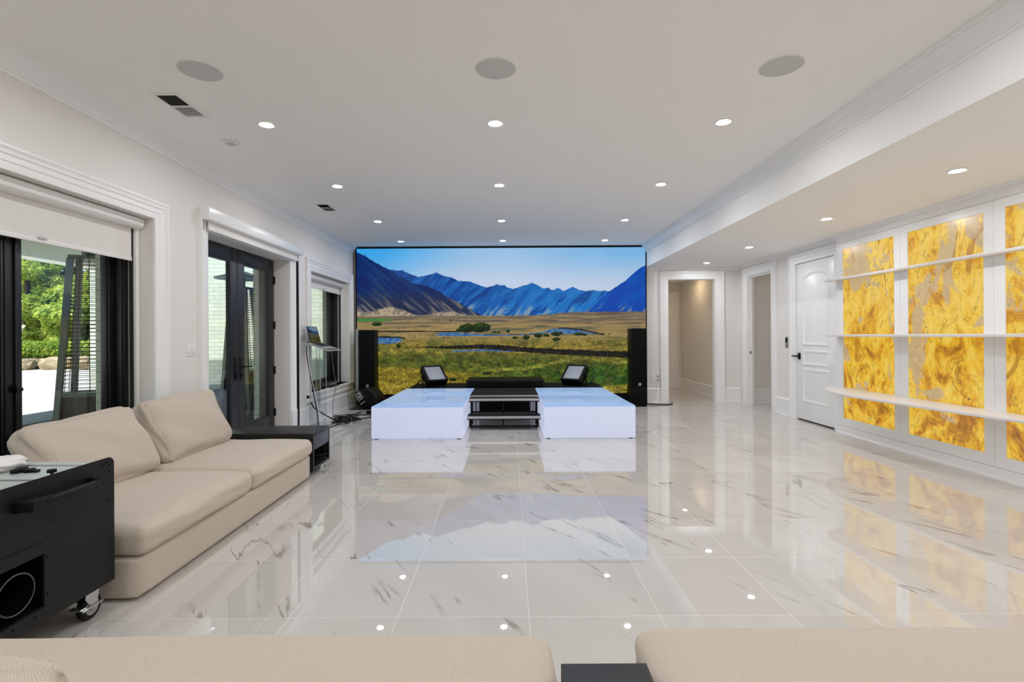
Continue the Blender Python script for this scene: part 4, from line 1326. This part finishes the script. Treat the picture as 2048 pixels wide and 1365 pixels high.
# ================================================================== side tables
def console(x0, x1, y0, y1, z0, z1, lb, drawer_side):
    t = thing('side_table', ((x0 + x1) / 2, (y0 + y1) / 2, 0), lb, 'side table', 'black oak side tables')
    th = 0.024
    mb = MB().box(x0, x1, y0, y1, z1 - th, z1)
    obj('table_top', mb, M['black_oak'], t, bevel=0.002)
    mb = MB().box(x0, x1 - .001, y0, y0 + th, z0, z1 - th).box(x0, x1 - .001, y1 - th, y1, z0, z1 - th).box(x0, x1 - .001, y0 + th, y1 - th, z0, z0 + th)
    mb.box(x0, x0 + th, y0 + th, y1 - th, z0 + th, z1 - th).box(x0 + th, x1 - .03, y0 + th, y1 - th, z0 + .165, z0 + .182)
    obj('carcass', mb, M['black_oak'], t, bevel=0.001, seg=1)
    obj('plinth', B(x0 + .06, x1 - .08, y0 + .05, y1 - .05, 0, z0), M['dark_hole'], t)
    if drawer_side:
        obj('drawer', B(x1 - .024, x1 - .002, y0 + th + .003, y1 - th - .003, z0 + .186, z1 - th - .004), M['drawer_oak'], t, bevel=0.001)
    return t
console(-2.72, -1.832, 4.712, 5.143, 0.055, 0.398, 'black oak side table with drawer at the far end of the left sofa', True)
console(0.137, 0.372, 0.55, 1.388, 0.03, 0.398, 'black oak side table between the two front sofas', False)
cb = obj('coiled_lead', MB().tube([(-1.90 - .1 * math.cos(a * .9), 4.93 + .09 * math.sin(a * .9), .085 + .004 * a) for a in range(0, 22)], .005, 6), M['rubber'])
tag(cb, 'black lead coiled in the open shelf of the side table by the left sofa', 'cable')

# ================================================================== black machine on casters
MX0, MX1, MY0, MY1, MZ0, MZ1 = -2.46, -1.90, 1.70, 2.425, 0.145, 0.735
t = thing('equipment_case', ((MX0 + MX1) / 2, (MY0 + MY1) / 2, 0), 'black steel equipment case on casters with round outlet pipe, beside the left sofa', 'equipment case')
def rrect(y0, y1, z0, z1, r, n=6):
    pts = [(y0, z0), (y1, z0)]
    for i in range(n + 1):
        a = i / n * PI / 2
        pts.append((y1 - r + r * math.cos(a), z1 - r + r * math.sin(a)))
    for i in range(n + 1):
        a = PI / 2 + i / n * PI / 2
        pts.append((y0 + r + r * math.cos(a), z1 - r + r * math.sin(a)))
    return pts
def plate(mb, x0, x1, hole=None):
    outer = rrect(MY0, MY1, MZ0, MZ1, 0.035)
    f = lambda a, b, h: (h, a, b)
    if hole is None:
        return mb.prism(outer, x0, x1, f)
    y0, y1, z0, z1 = hole
    # split the plate into strips round the hole
    mb.prism([(MY0, MZ0), (MY1, MZ0), (MY1, z0), (MY0, z0)], x0, x1, f)
    mb.prism([(MY0, z0), (y0, z0), (y0, z1), (MY0, z1)], x0, x1, f)
    mb.prism([(y1, z0), (MY1, z0), (MY1, z1), (y1, z1)], x0, x1, f)
    top = [(MY0, z1), (MY1, z1)] + [p for p in outer if p[1] > z1]
    return mb.prism(top, x0, x1, f)
HOLE = (1.84, 2.058, 0.205, 0.424)
obj('side_panel', plate(MB(), MX1 - .004, MX1, HOLE), M['black_metal'], t, angle=0.3)
obj('side_panel', plate(MB(), MX0, MX0 + .004), M['black_metal'], t, angle=0.3)
zt = MZ1 - .035
obj('body', MB().box(MX0 + .004, MX1 - .004, MY1 - .02, MY1 - .012, MZ0, zt).box(MX0 + .004, MX1 - .004, MY0 + .012, MY0 + .02, MZ0, zt).box(MX0 + .004, MX1 - .004, MY0 + .02, MY1 - .02, MZ0, MZ0 + .008), M['black_metal'], t)
mb = MB().box(MX0 + .004, MX1 - .004, MY0 + .012, MY1 - .07, zt, zt + .004)
obj('lid', mb, M['steel_top'], t)
obj('lid', MB().box(MX0 + .004, MX1 - .004, MY1 - .066, MY1 - .012, zt, zt + .012), M['steel_top'], t, bevel=0.003)
mb = MB()
for y in (2.11, 2.125):
    mb.box(MX0 + .004, MX1 - .03, y, y + .006, zt + .004, zt + .0045)
obj('lid_seam', mb, M['dark_hole'], t)
obj('vent_box', MB().box(MX1 - .16, MX1 - .004, HOLE[0], HOLE[0] + .004, HOLE[2], HOLE[3]).box(MX1 - .16, MX1 - .004, HOLE[1] - .004, HOLE[1], HOLE[2], HOLE[3])
    .box(MX1 - .16, MX1 - .004, HOLE[0] + .004, HOLE[1] - .004, HOLE[2], HOLE[2] + .004).box(MX1 - .16, MX1 - .004, HOLE[0] + .004, HOLE[1] - .004, HOLE[3] - .004, HOLE[3])
    .box(MX1 - .164, MX1 - .16, HOLE[0], HOLE[1], HOLE[2], HOLE[3]), M['black_metal'], t)
o = obj('outlet_pipe', MB().lathe([(0.074, MX1 - .158), (0.076, MX1 - .03), (0.079, MX1 - .022), (0.079, MX1 - .018), (0.073, MX1 - .016), (0.071, MX1 - .03), (0.071, MX1 - .155), (0, MX1 - .155)], (0, 1.956, 0.306), 'X', 40), M['plastic_black'], t)
obj('pipe_lip', MB().lathe([(0.0745, MX1 - .0155), (0.077, MX1 - .0135), (0.0795, MX1 - .0155)], (0, 1.956, 0.306), 'X', 40), M['heater'], o)
obj('cover_strip', B(MX1, MX1 + .003, MY0 + .02, HOLE[1] + .03, HOLE[3] + .004, HOLE[3] + .05), M['black_metal'], t)
hx = MX1 + .052
mb = MB()
mb.prism([(1.925, MX1), (1.945, hx + .014), (2.03, hx + .014), (2.045, hx - .006), (2.01, hx - .010), (1.995, MX1)], 0.630, 0.672, lambda a, b, h: (b, a, h))
mb.prism([(2.305, MX1), (2.292, hx + .012), (2.24, hx + .012), (2.235, hx - .008), (2.265, hx - .010), (2.275, MX1)], 0.634, 0.668, lambda a, b, h: (b, a, h))
mb.cyl((hx, 2.0, 0.651), (hx, 2.27, 0.651), 0.0165, n=16)
obj('handle', mb, M['plastic_black'], t, bevel=0.003)
mb = MB()
SCREWS = [(2.40, .70), (2.385, .715), (2.40, .668), (2.37, .708), (2.36, .70), (2.395, .53), (2.265, .545), (2.10, .545), (2.02, .447), (2.075, .405), (2.075, .25), (2.02, .185), (1.93, .185), (1.93, .447), (1.86, .545), (1.84, .69)]
for y, z in SCREWS:
    m1 = MB().lathe([(0.0055, MX1), (0.0055, MX1 + .002), (0.003, MX1 + .004), (0, MX1 + .004)], (0, y, z), 'X', 10)
    obj('screw', m1, M['plastic_black'], t)
obj('lid_knob', MB().cyl((MX1 - .05, 2.15, zt + .004), (MX1 - .05, 2.15, zt + .03), 0.006, n=10).cyl((MX1 - .05, 2.15, zt + .03), (MX1 - .05, 2.15, zt + .042), 0.017, n=14), M['plastic_black'], t)
obj('lid_latch', MB().box(-2.22, -2.10, 2.24, 2.262, zt + .004, zt + .016).box(-2.20, -2.17, 2.22, 2.28, zt + .004, zt + .022).box(-2.15, -2.13, 2.232, 2.272, zt + .004, zt + .02), M['plastic_black'], t, bevel=0.003)
obj('lid_bolt', MB().cyl((MX1 - .02, 2.30, zt + .004), (MX1 - .02, 2.30, zt + .016), 0.008, n=12), M['chrome'], t)
obj('lid_bolt', MB().cyl((MX1 - .035, 2.04, zt + .004), (MX1 - .035, 2.04, zt + .014), 0.009, n=12), M['chrome'], t)
for cx, cy in ((MX1 - .055, MY1 - .085), (MX0 + .07, MY1 - .085), (MX1 - .055, MY0 + .085), (MX0 + .07, MY0 + .085)):
    c = obj('caster', MB().lathe([(0.0, -.018), (.034, -.018), (.052, -.016), (.058, -.01), (.058, .01), (.052, .016), (.034, .018), (0, .018)], (cx, cy, .058), 'X', 32), M['rubber'], t)
    obj('wheel_hub', MB().lathe([(0, -.0205), (.012, -.0205), (.030, -.0195), (.038, -.0175), (.038, .0175), (.030, .0195), (.012, .0205), (0, .0205)], (cx, cy, .058), 'X', 28), M['grey_plastic'], c)
    f = MB()
    for sx in (-1, 1):
        f.prism([(cy - .042, .136), (cy + .030, .136), (cy + .018, .070), (cy + .012, .046), (cy - .012, .046), (cy - .022, .070), (cy - .05, .11)], cx + sx * .023, cx + sx * .027, lambda a, b, h: (h, a, b))
    f.box(cx - .03, cx + .03, cy - .045, cy + .035, .132, .137).box(cx - .045, cx + .045, cy - .05, cy + .05, .1375, .1445)
    f.cyl((cx - .03, cy, .058), (cx + .034, cy, .058), .008, n=10)
    f.box(cx + .028, cx + .033, cy - .07, cy + .045, .060, .070).box(cx - .02, cx + .036, cy - .085, cy - .055, .074, .082)
    obj('caster_fork', f, M['chrome'], c, bevel=0.0015, seg=1)
# crumpled clear bag lying on the machine lid near the frame edge
bag = obj('white_cloth', MB().soft(.18, .16, .05, .024, (.01, .01, .01), 14, Matrix.Translation((-2.33, 2.28, zt + .031)), wob=.004, seed=4), M['shade'], angle=2)
tag(bag, 'small white cloth bundle lying on the steel lid of the black equipment case', 'cloth')

# ================================================================== loudspeakers
def column(x0, x1, y0, y1, lb, foot):
    t = thing('column_speaker', ((x0 + x1) / 2, (y0 + y1) / 2, 0), lb, 'loudspeaker', 'tall black column loudspeakers')
    obj('bass_cabinet', B(x0 - foot, x1 + foot, y0 + .012, y1 + .06, 0.012, 0.350), M['plastic_black'], t, bevel=0.012)
    obj('bass_grille', B(x0 - foot + .012, x1 + foot - .012, y0, y0 + .014, 0.026, 0.338), M['grille'], t, bevel=0.005)
    obj('column_cabinet', B(x0 + .002, x1 - .002, y0 + .02, y1, 0.352, 1.42), M['plastic_black'], t, bevel=0.010)
    g = obj('column_grille', B(x0 + .012, x1 - .012, y0 + .006, y0 + .022, 0.362, 1.41), M['grille'], t, bevel=0.005)
    xc = (x0 + x1) / 2 + .01
    mb = MB().box(xc - .024, xc + .024, y0 + .003, y0 + .0062, 0.382, 0.430)
    obj('badge', mb, M['alu'], g)
    mb = MB().box(xc - .014, xc - .006, y0 + .001, y0 + .003, 0.388, 0.424).box(xc - .002, xc + .016, y0 + .001, y0 + .003, 0.409, 0.416).box(xc - .002, xc + .016, y0 + .001, y0 + .003, 0.394, 0.401)
    obj('badge_mark', mb, M['plastic_black'], g)
    for sx in (x0 + .03, x1 - .03):
        for sy in (y0 + .05, y1 - .02):
            obj('foot', MB().cyl((sx, sy, 0), (sx, sy, .012), .02, n=12), M['rubber'], t)
    return t
column(2.205, 2.50, 9.13, 9.42, 'tall black column loudspeaker at the right end of the video screen', 0.0)
column(-2.725, -2.435, 9.13, 9.42, 'tall black column loudspeaker at the left end, behind the tilted monitor', 0.0)
o = obj('speaker_side_strip', B(-2.775, -2.735, 9.14, 9.40, 0.30, 1.435), M['grey_plastic'], bevel=0.006)  # grey strip along the left side of the speaker
tag(o, 'grey upright strip beside the left column loudspeaker', 'upright')

# tilted floor monitor
t = thing('floor_monitor', (-2.40, 8.72, 0), 'black floor monitor loudspeaker tipped on its side by the left window', 'loudspeaker')
R = Matrix.Translation((-2.40, 8.70, 0.245)) @ Matrix.Rotation(math.radians(-14), 4, 'Z') @ Matrix.Rotation(math.radians(-34), 4, 'Y')
pr = [(-0.15, -0.20), (-0.15, 0.14), (-0.11, 0.19), (0.03, 0.19), (0.12, 0.13), (0.175, 0.03), (0.185, -0.06), (0.16, -0.15), (0.11, -0.20)]
obj('monitor_body', MB().prism(pr, -0.15, 0.15, lambda a, b, h: (a, h, b), m=R), M['plastic_black'], t, bevel=0.022, seg=3)
obj('control_panel', MB().box(-0.165, -0.148, -0.115, 0.10, 0.02, 0.145, R), M['grey_plastic'], t, bevel=0.004)
obj('control_panel', MB().box(-0.13, -0.02, -0.1535, -0.149, 0.03, 0.165, R), M['grey_plastic'], t, bevel=0.002)
obj('socket_panel', MB().box(-0.13, -0.02, -0.1535, -0.149, -0.08, 0.022, R), M['grille'], t, bevel=0.002)
for i in range(3):
    obj('knob', MB().cyl((-0.105 + .03 * i, -0.1535, 0.06), (-0.105 + .03 * i, -0.166, 0.06), .008, n=12, m=R), M['rubber'], t)
obj('knob', MB().cyl((-0.085, -0.1535, 0.125), (-0.085, -0.170, 0.125), .015, n=14, m=R), M['rubber'], t)
for i in range(3):
    obj('socket', MB().cyl((-0.11 + .035 * i, -0.1535, -0.03), (-0.11 + .035 * i, -0.160, -0.03), .012, n=14, m=R), M['chrome'], t)
obj('carry_handle', MB().tube([R @ Vector(p) for p in ((0.02, -0.15, 0.10), (0.03, -0.19, 0.09), (0.06, -0.19, 0.0), (0.06, -0.15, -0.02))], .010), M['rubber'], t)
obj('rubber_foot', MB().box(-.13, -.08, -.13, .13, -.212, -.198, R).box(.05, .10, -.13, .13, -.212, -.198, R), M['rubber'], t)

# rack unit on the floor
t = thing('power_unit', (-2.2, 8.5, 0), 'flat rack unit with silver face on the floor beside the left riser', 'rack unit')
obj('unit_body', B(-2.68, -1.80, 8.345, 8.80, 0.014, 0.085), M['plastic_black'], t, bevel=0.003)
obj('face_plate', B(-2.69, -1.80, 8.335, 8.347, 0.012, 0.087), M['alu'], t, bevel=0.002)
obj('socket', B(-2.36, -2.28, 8.329, 8.337, 0.018, 0.080), M['plastic_black'], t, bevel=0.002)
for i in range(4):
    obj('knob', MB().cyl((-2.20 + .06 * i, 8.335, .05), (-2.20 + .06 * i, 8.320, .05), .012, n=12), M['rubber'], t)
for sx in (-2.62, -1.87):
    for sy in (8.40, 8.74):
        obj('foot', MB().cyl((sx, sy, 0), (sx, sy, .014), .02, n=10), M['rubber'], t)

# ================================================================== lectern and laptop
t = thing('lectern', (-2.72, 7.36, 0), 'clear acrylic lectern against the left wall carrying a laptop', 'lectern')
TX0, TX1, TY0, TY1, TZ0, TZ1 = -2.915, -2.55, 7.10, 7.64, 1.228, 1.098
sl = (TZ1 - TZ0) / (TX1 - TX0)
zt_ = lambda x: TZ0 + sl * (x - TX0)
def sheet(x0, x1, y0, y1, lift, th, m=None):
    f = lambda a, b, h: (a, h, b)
    return MB().prism([(x0, zt_(x0) + lift), (x1, zt_(x1) + lift), (x1, zt_(x1) + lift + th), (x0, zt_(x0) + lift + th)], y0, y1, f)
obj('reading_top', sheet(TX0, TX1, TY0, TY1, 0, .012), M['acrylic'], t, smooth=False)
mb = sheet(TX1 - .012, TX1, TY0, TY1, .012, .022)
obj('book_stop', mb, M['acrylic'], t, smooth=False)
edge = mat('acrylic edge', (196, 204, 206), 0.2)
e = sheet(TX0, TX1, TY0 - .002, TY0, 0, .012)
e.v += []
obj('polished_edge', e, edge, t)
obj('polished_edge', sheet(TX1, TX1 + .002, TY0, TY1, 0, .012), edge, t)
for y in (7.24, 7.48):
    p = obj('side_sheet', MB().prism([(-2.86, .014), (-2.715, .014), (-2.715, zt_(-2.715) - .001), (-2.86, zt_(-2.86) - .001)], y, y + .012, lambda a, b, h: (a, h, b)), M['acrylic'], t, smooth=False)
    obj('polished_edge', MB().box(-2.715, -2.713, y, y + .012, .014, zt_(-2.715) - .002), edge, p)
    obj('polished_edge', MB().box(-2.862, -2.86, y, y + .012, .014, zt_(-2.86) - .002), edge, p)
obj('cross_sheet', B(-2.795, -2.785, 7.253, 7.479, .25, 1.0), M['acrylic'], t, smooth=False)
obj('base_sheet', B(-2.90, -2.60, 7.14, 7.60, .001, .013), M['acrylic'], t, smooth=False)
obj('polished_edge', MB().box(-2.90, -2.60, 7.138, 7.14, .001, .013).box(-2.60, -2.598, 7.14, 7.60, .001, .013), edge, t)

t = thing('laptop', (-2.70, 7.35, zt_(-2.7) + .013), 'open grey laptop showing the blue mountain picture on the lectern', 'laptop')
LX0, LX1, LY0, LY1 = -2.80, -2.568, 7.15, 7.53
obj('keyboard_base', sheet(LX0, LX1, LY0, LY1, .0125, .014), M['alu'], t, bevel=0.002)
kb = sheet(LX0 + .02, LX0 + .135, LY0 + .03, LY1 - .03, .0267, .001)
obj('keyboard', kb, M['plastic_black'], t)
obj('trackpad', sheet(LX0 + .15, LX1 - .015, LY0 + .13, LY1 - .13, .0267, .0006), M['grey_plastic'], t)
zb = zt_(LX0) + .028
P0, P1 = Vector((LX0, 0, zb)), Vector((LX0 - .065, 0, zb + .235))
dv = (P1 - P0).normalized()
nv = Vector((dv.z, 0, -dv.x))
def scr(d0, d1, y0, y1, n0, n1):
    f = lambda a, b, h: tuple(P0 + dv * a + nv * b + Vector((0, h, 0)))
    return MB().prism([(d0, n0), (d1, n0), (d1, n1), (d0, n1)], y0, y1, f)
lid = obj('screen_lid', scr(0, .244, LY0, LY1, -.008, 0), M['plastic_black'], t, bevel=0.002)
picture('screen', 60, 40, lambda s, u: np.stack([P0.x + dv.x * (.012 + (1 - u) * .224) + nv.x * .0006, LY0 + .012 + s * (LY1 - LY0 - .024), P0.z + dv.z * (.012 + (1 - u) * .224) + nv.z * .0006], -1), screen_mat('laptop pixels', 0.32), t)

# ================================================================== cables
def cable(pts, r, m, lb, group=None, n=7, smooth=6):
    o = obj('cable', MB().tube(pts, r, n, smooth), m)
    return tag(o, lb, 'cable', group)
WHT = mat('white cable jacket', (214, 212, 208), 0.5)
GRY = mat('grey cable jacket', (110, 110, 112), 0.5)
cable([(-2.84, 7.085, 1.17), (-2.83, 7.07, 1.02), (-2.80, 7.10, .78), (-2.76, 7.12, .50), (-2.70, 7.10, .22), (-2.66, 7.06, .03), (-2.58, 7.2, .007), (-2.52, 7.5, .007)], .007, M['rubber'],
      'thick black cable hanging from the lectern top towards the floor')
cable([(-2.82, 7.08, 1.16), (-2.805, 7.06, .95), (-2.76, 7.06, .70), (-2.70, 7.08, .40), (-2.64, 7.06, .12), (-2.58, 7.0, .008), (-2.45, 7.02, .006), (-2.38, 7.2, .006)], .0045, WHT,
      'white cable hanging from the lectern top beside the black one')
cable([(-2.70, 7.68, 1.10), (-2.68, 7.70, .80), (-2.66, 7.74, .55), (-2.72, 7.78, .25), (-2.70, 7.8, .02), (-2.6, 7.85, .006)], .005, GRY,
      'thin grey cable dropping behind the lectern beside the window sill')
cable([(-2.925, 7.45, .33), (-2.86, 7.40, .26), (-2.80, 7.44, .20), (-2.70, 7.66, .06), (-2.62, 7.75, .008), (-2.4, 7.9, .008)], .009, M['rubber'],
      'black cord running from the wall outlet down to the tangle')
rnd = random.Random(3)
for i in range(7):
    cx, cy = -2.50 + rnd.uniform(-.07, .07), 7.82 + rnd.uniform(-.12, .12)
    pts = []
    n = rnd.randint(9, 13)
    a0 = rnd.uniform(0, 6.28)
    for k in range(n):
        a = a0 + k * rnd.uniform(.7, 1.0)
        r = rnd.uniform(.10, .24)
        pts.append((cx + r * math.cos(a) * .95, cy + r * math.sin(a) * 1.1, .008 + i * .008 + rnd.uniform(0, .05) * (k % 3 == 1)))
    cable(pts, .006, M['rubber'], 'black cable looped in the tangle on the floor at the lectern foot', 'cables tangled by the lectern')
cable([(-2.52, 7.86, .02), (-2.35, 7.95, .008), (-2.2, 8.12, .008), (-2.0, 8.22, .008), (-1.78, 8.26, .008)], .009, M['rubber'], 'black cable along the floor in front of the silver faced rack unit')
cable([(-2.50, 7.80, .07), (-2.42, 7.72, .05), (-2.37, 7.62, .02), (-2.36, 7.5, .006)], .006, WHT, 'short white cable end lying across the black tangle')
cable([(-2.90, 9.1, .36), (-2.88, 9.0, .28), (-2.84, 8.9, .15), (-2.80, 8.85, .03), (-2.70, 8.82, .008), (-2.5, 8.84, .008)], .006, GRY, 'grey cable at the wall beside the tipped floor monitor')
cable([(2.52, 9.46, .02), (2.66, 9.42, .009), (2.90, 9.36, .009), (3.02, 9.40, .009), (3.06, 9.50, .012), (3.08, 9.56, .02)], .010, M['rubber'], 'black power cord from the right loudspeaker to the hall doorway')
cable([(2.80, 9.625, .52), (2.805, 9.60, .42), (2.80, 9.60, .25), (2.74, 9.58, .10), (2.66, 9.57, .02), (2.56, 9.5, .007)], .004, WHT, 'thin white cord hanging from the outlet left of the hall doorway')
cable([(2.56, 9.3, .008), (2.62, 9.2, .006), (2.75, 9.22, .006), (2.92, 9.27, .006)], .004, GRY, 'thin grey cord on the floor beside the right loudspeaker')

# ================================================================== wall plates
def plate_left(y, z, w, h): return B(LW, LW + .007, y - w / 2, y + w / 2, z - h / 2, z + h / 2)
t = thing('light_switch', (LW, 4.675, 1.19), 'white double light switch between the big window and the french doors', 'light switch')
obj('switch_plate', plate_left(4.675, 1.19, .125, .125), M['white_plastic'], t, bevel=0.003)
for y in (4.648, 4.702):
    obj('rocker', B(LW + .007, LW + .012, y - .017, y + .017, 1.157, 1.223), M['white_plastic'], t, bevel=0.002)
t = thing('wall_outlet', (LW, 7.36, .40), 'white wall outlet with a black plug behind the lectern', 'wall outlet', 'white wall outlets')
obj('outlet_plate', plate_left(7.37, .395, .17, .26), M['white_plastic'], t, bevel=0.003)
obj('plug', B(LW + .007, LW + .03, 7.33, 7.39, .405, .46), M['plastic_black'], t, bevel=0.004)
obj('charging_lead', MB().tube([(LW + .02, 7.36, .405), (LW + .022, 7.355, .36), (LW + .016, 7.36, .31)], .004, 6), M['grey_plastic'], t)
for x, lb in ((2.745, 'blank white outlet plate nearest the right loudspeaker'), (2.845, 'white outlet plate with a plugged cord left of the hall doorway')):
    t = thing('wall_outlet', (x, BW, .49), lb, 'wall outlet', 'white wall outlets')
    obj('outlet_plate', B(x - .04, x + .04, BW - .007, BW, .395, .555), M['white_plastic'], t, bevel=0.003)
    for z in (.44, .51):
        obj('receptacle', B(x - .017, x + .017, BW - .010, BW - .007, z - .02, z + .02), M['white_plastic'] if x < 2.8 else M['grey_plastic'], t, bevel=0.002)
t = thing('intercom', (RW, 7.99, 1.17), 'slim grey steel intercom plate on the wall left of the white panelled door', 'intercom')
obj('intercom_plate', B(RW - .012, RW, 7.95, 8.03, 1.085, 1.255), M['alu'], t, bevel=0.003)
obj('intercom_window', B(RW - .0135, RW - .012, 7.965, 8.015, 1.17, 1.24), M['grille'], t)
obj('intercom_button', B(RW - .016, RW - .012, 7.975, 8.005, 1.11, 1.14), M['grey_plastic'], t, bevel=0.002)
t = thing('tablet', (-2.99, 8.42, 0.47), 'flat black tablet lying on the sill of the window beside the screen', 'tablet')
obj('tablet_body', B(-3.11, -2.90, 8.22, 8.62, .4705, .492), M['plastic_black'], t, bevel=0.004)
obj('tablet_screen', B(-3.09, -2.92, 8.24, 8.60, .492, .4926), M['dark_hole'], t)
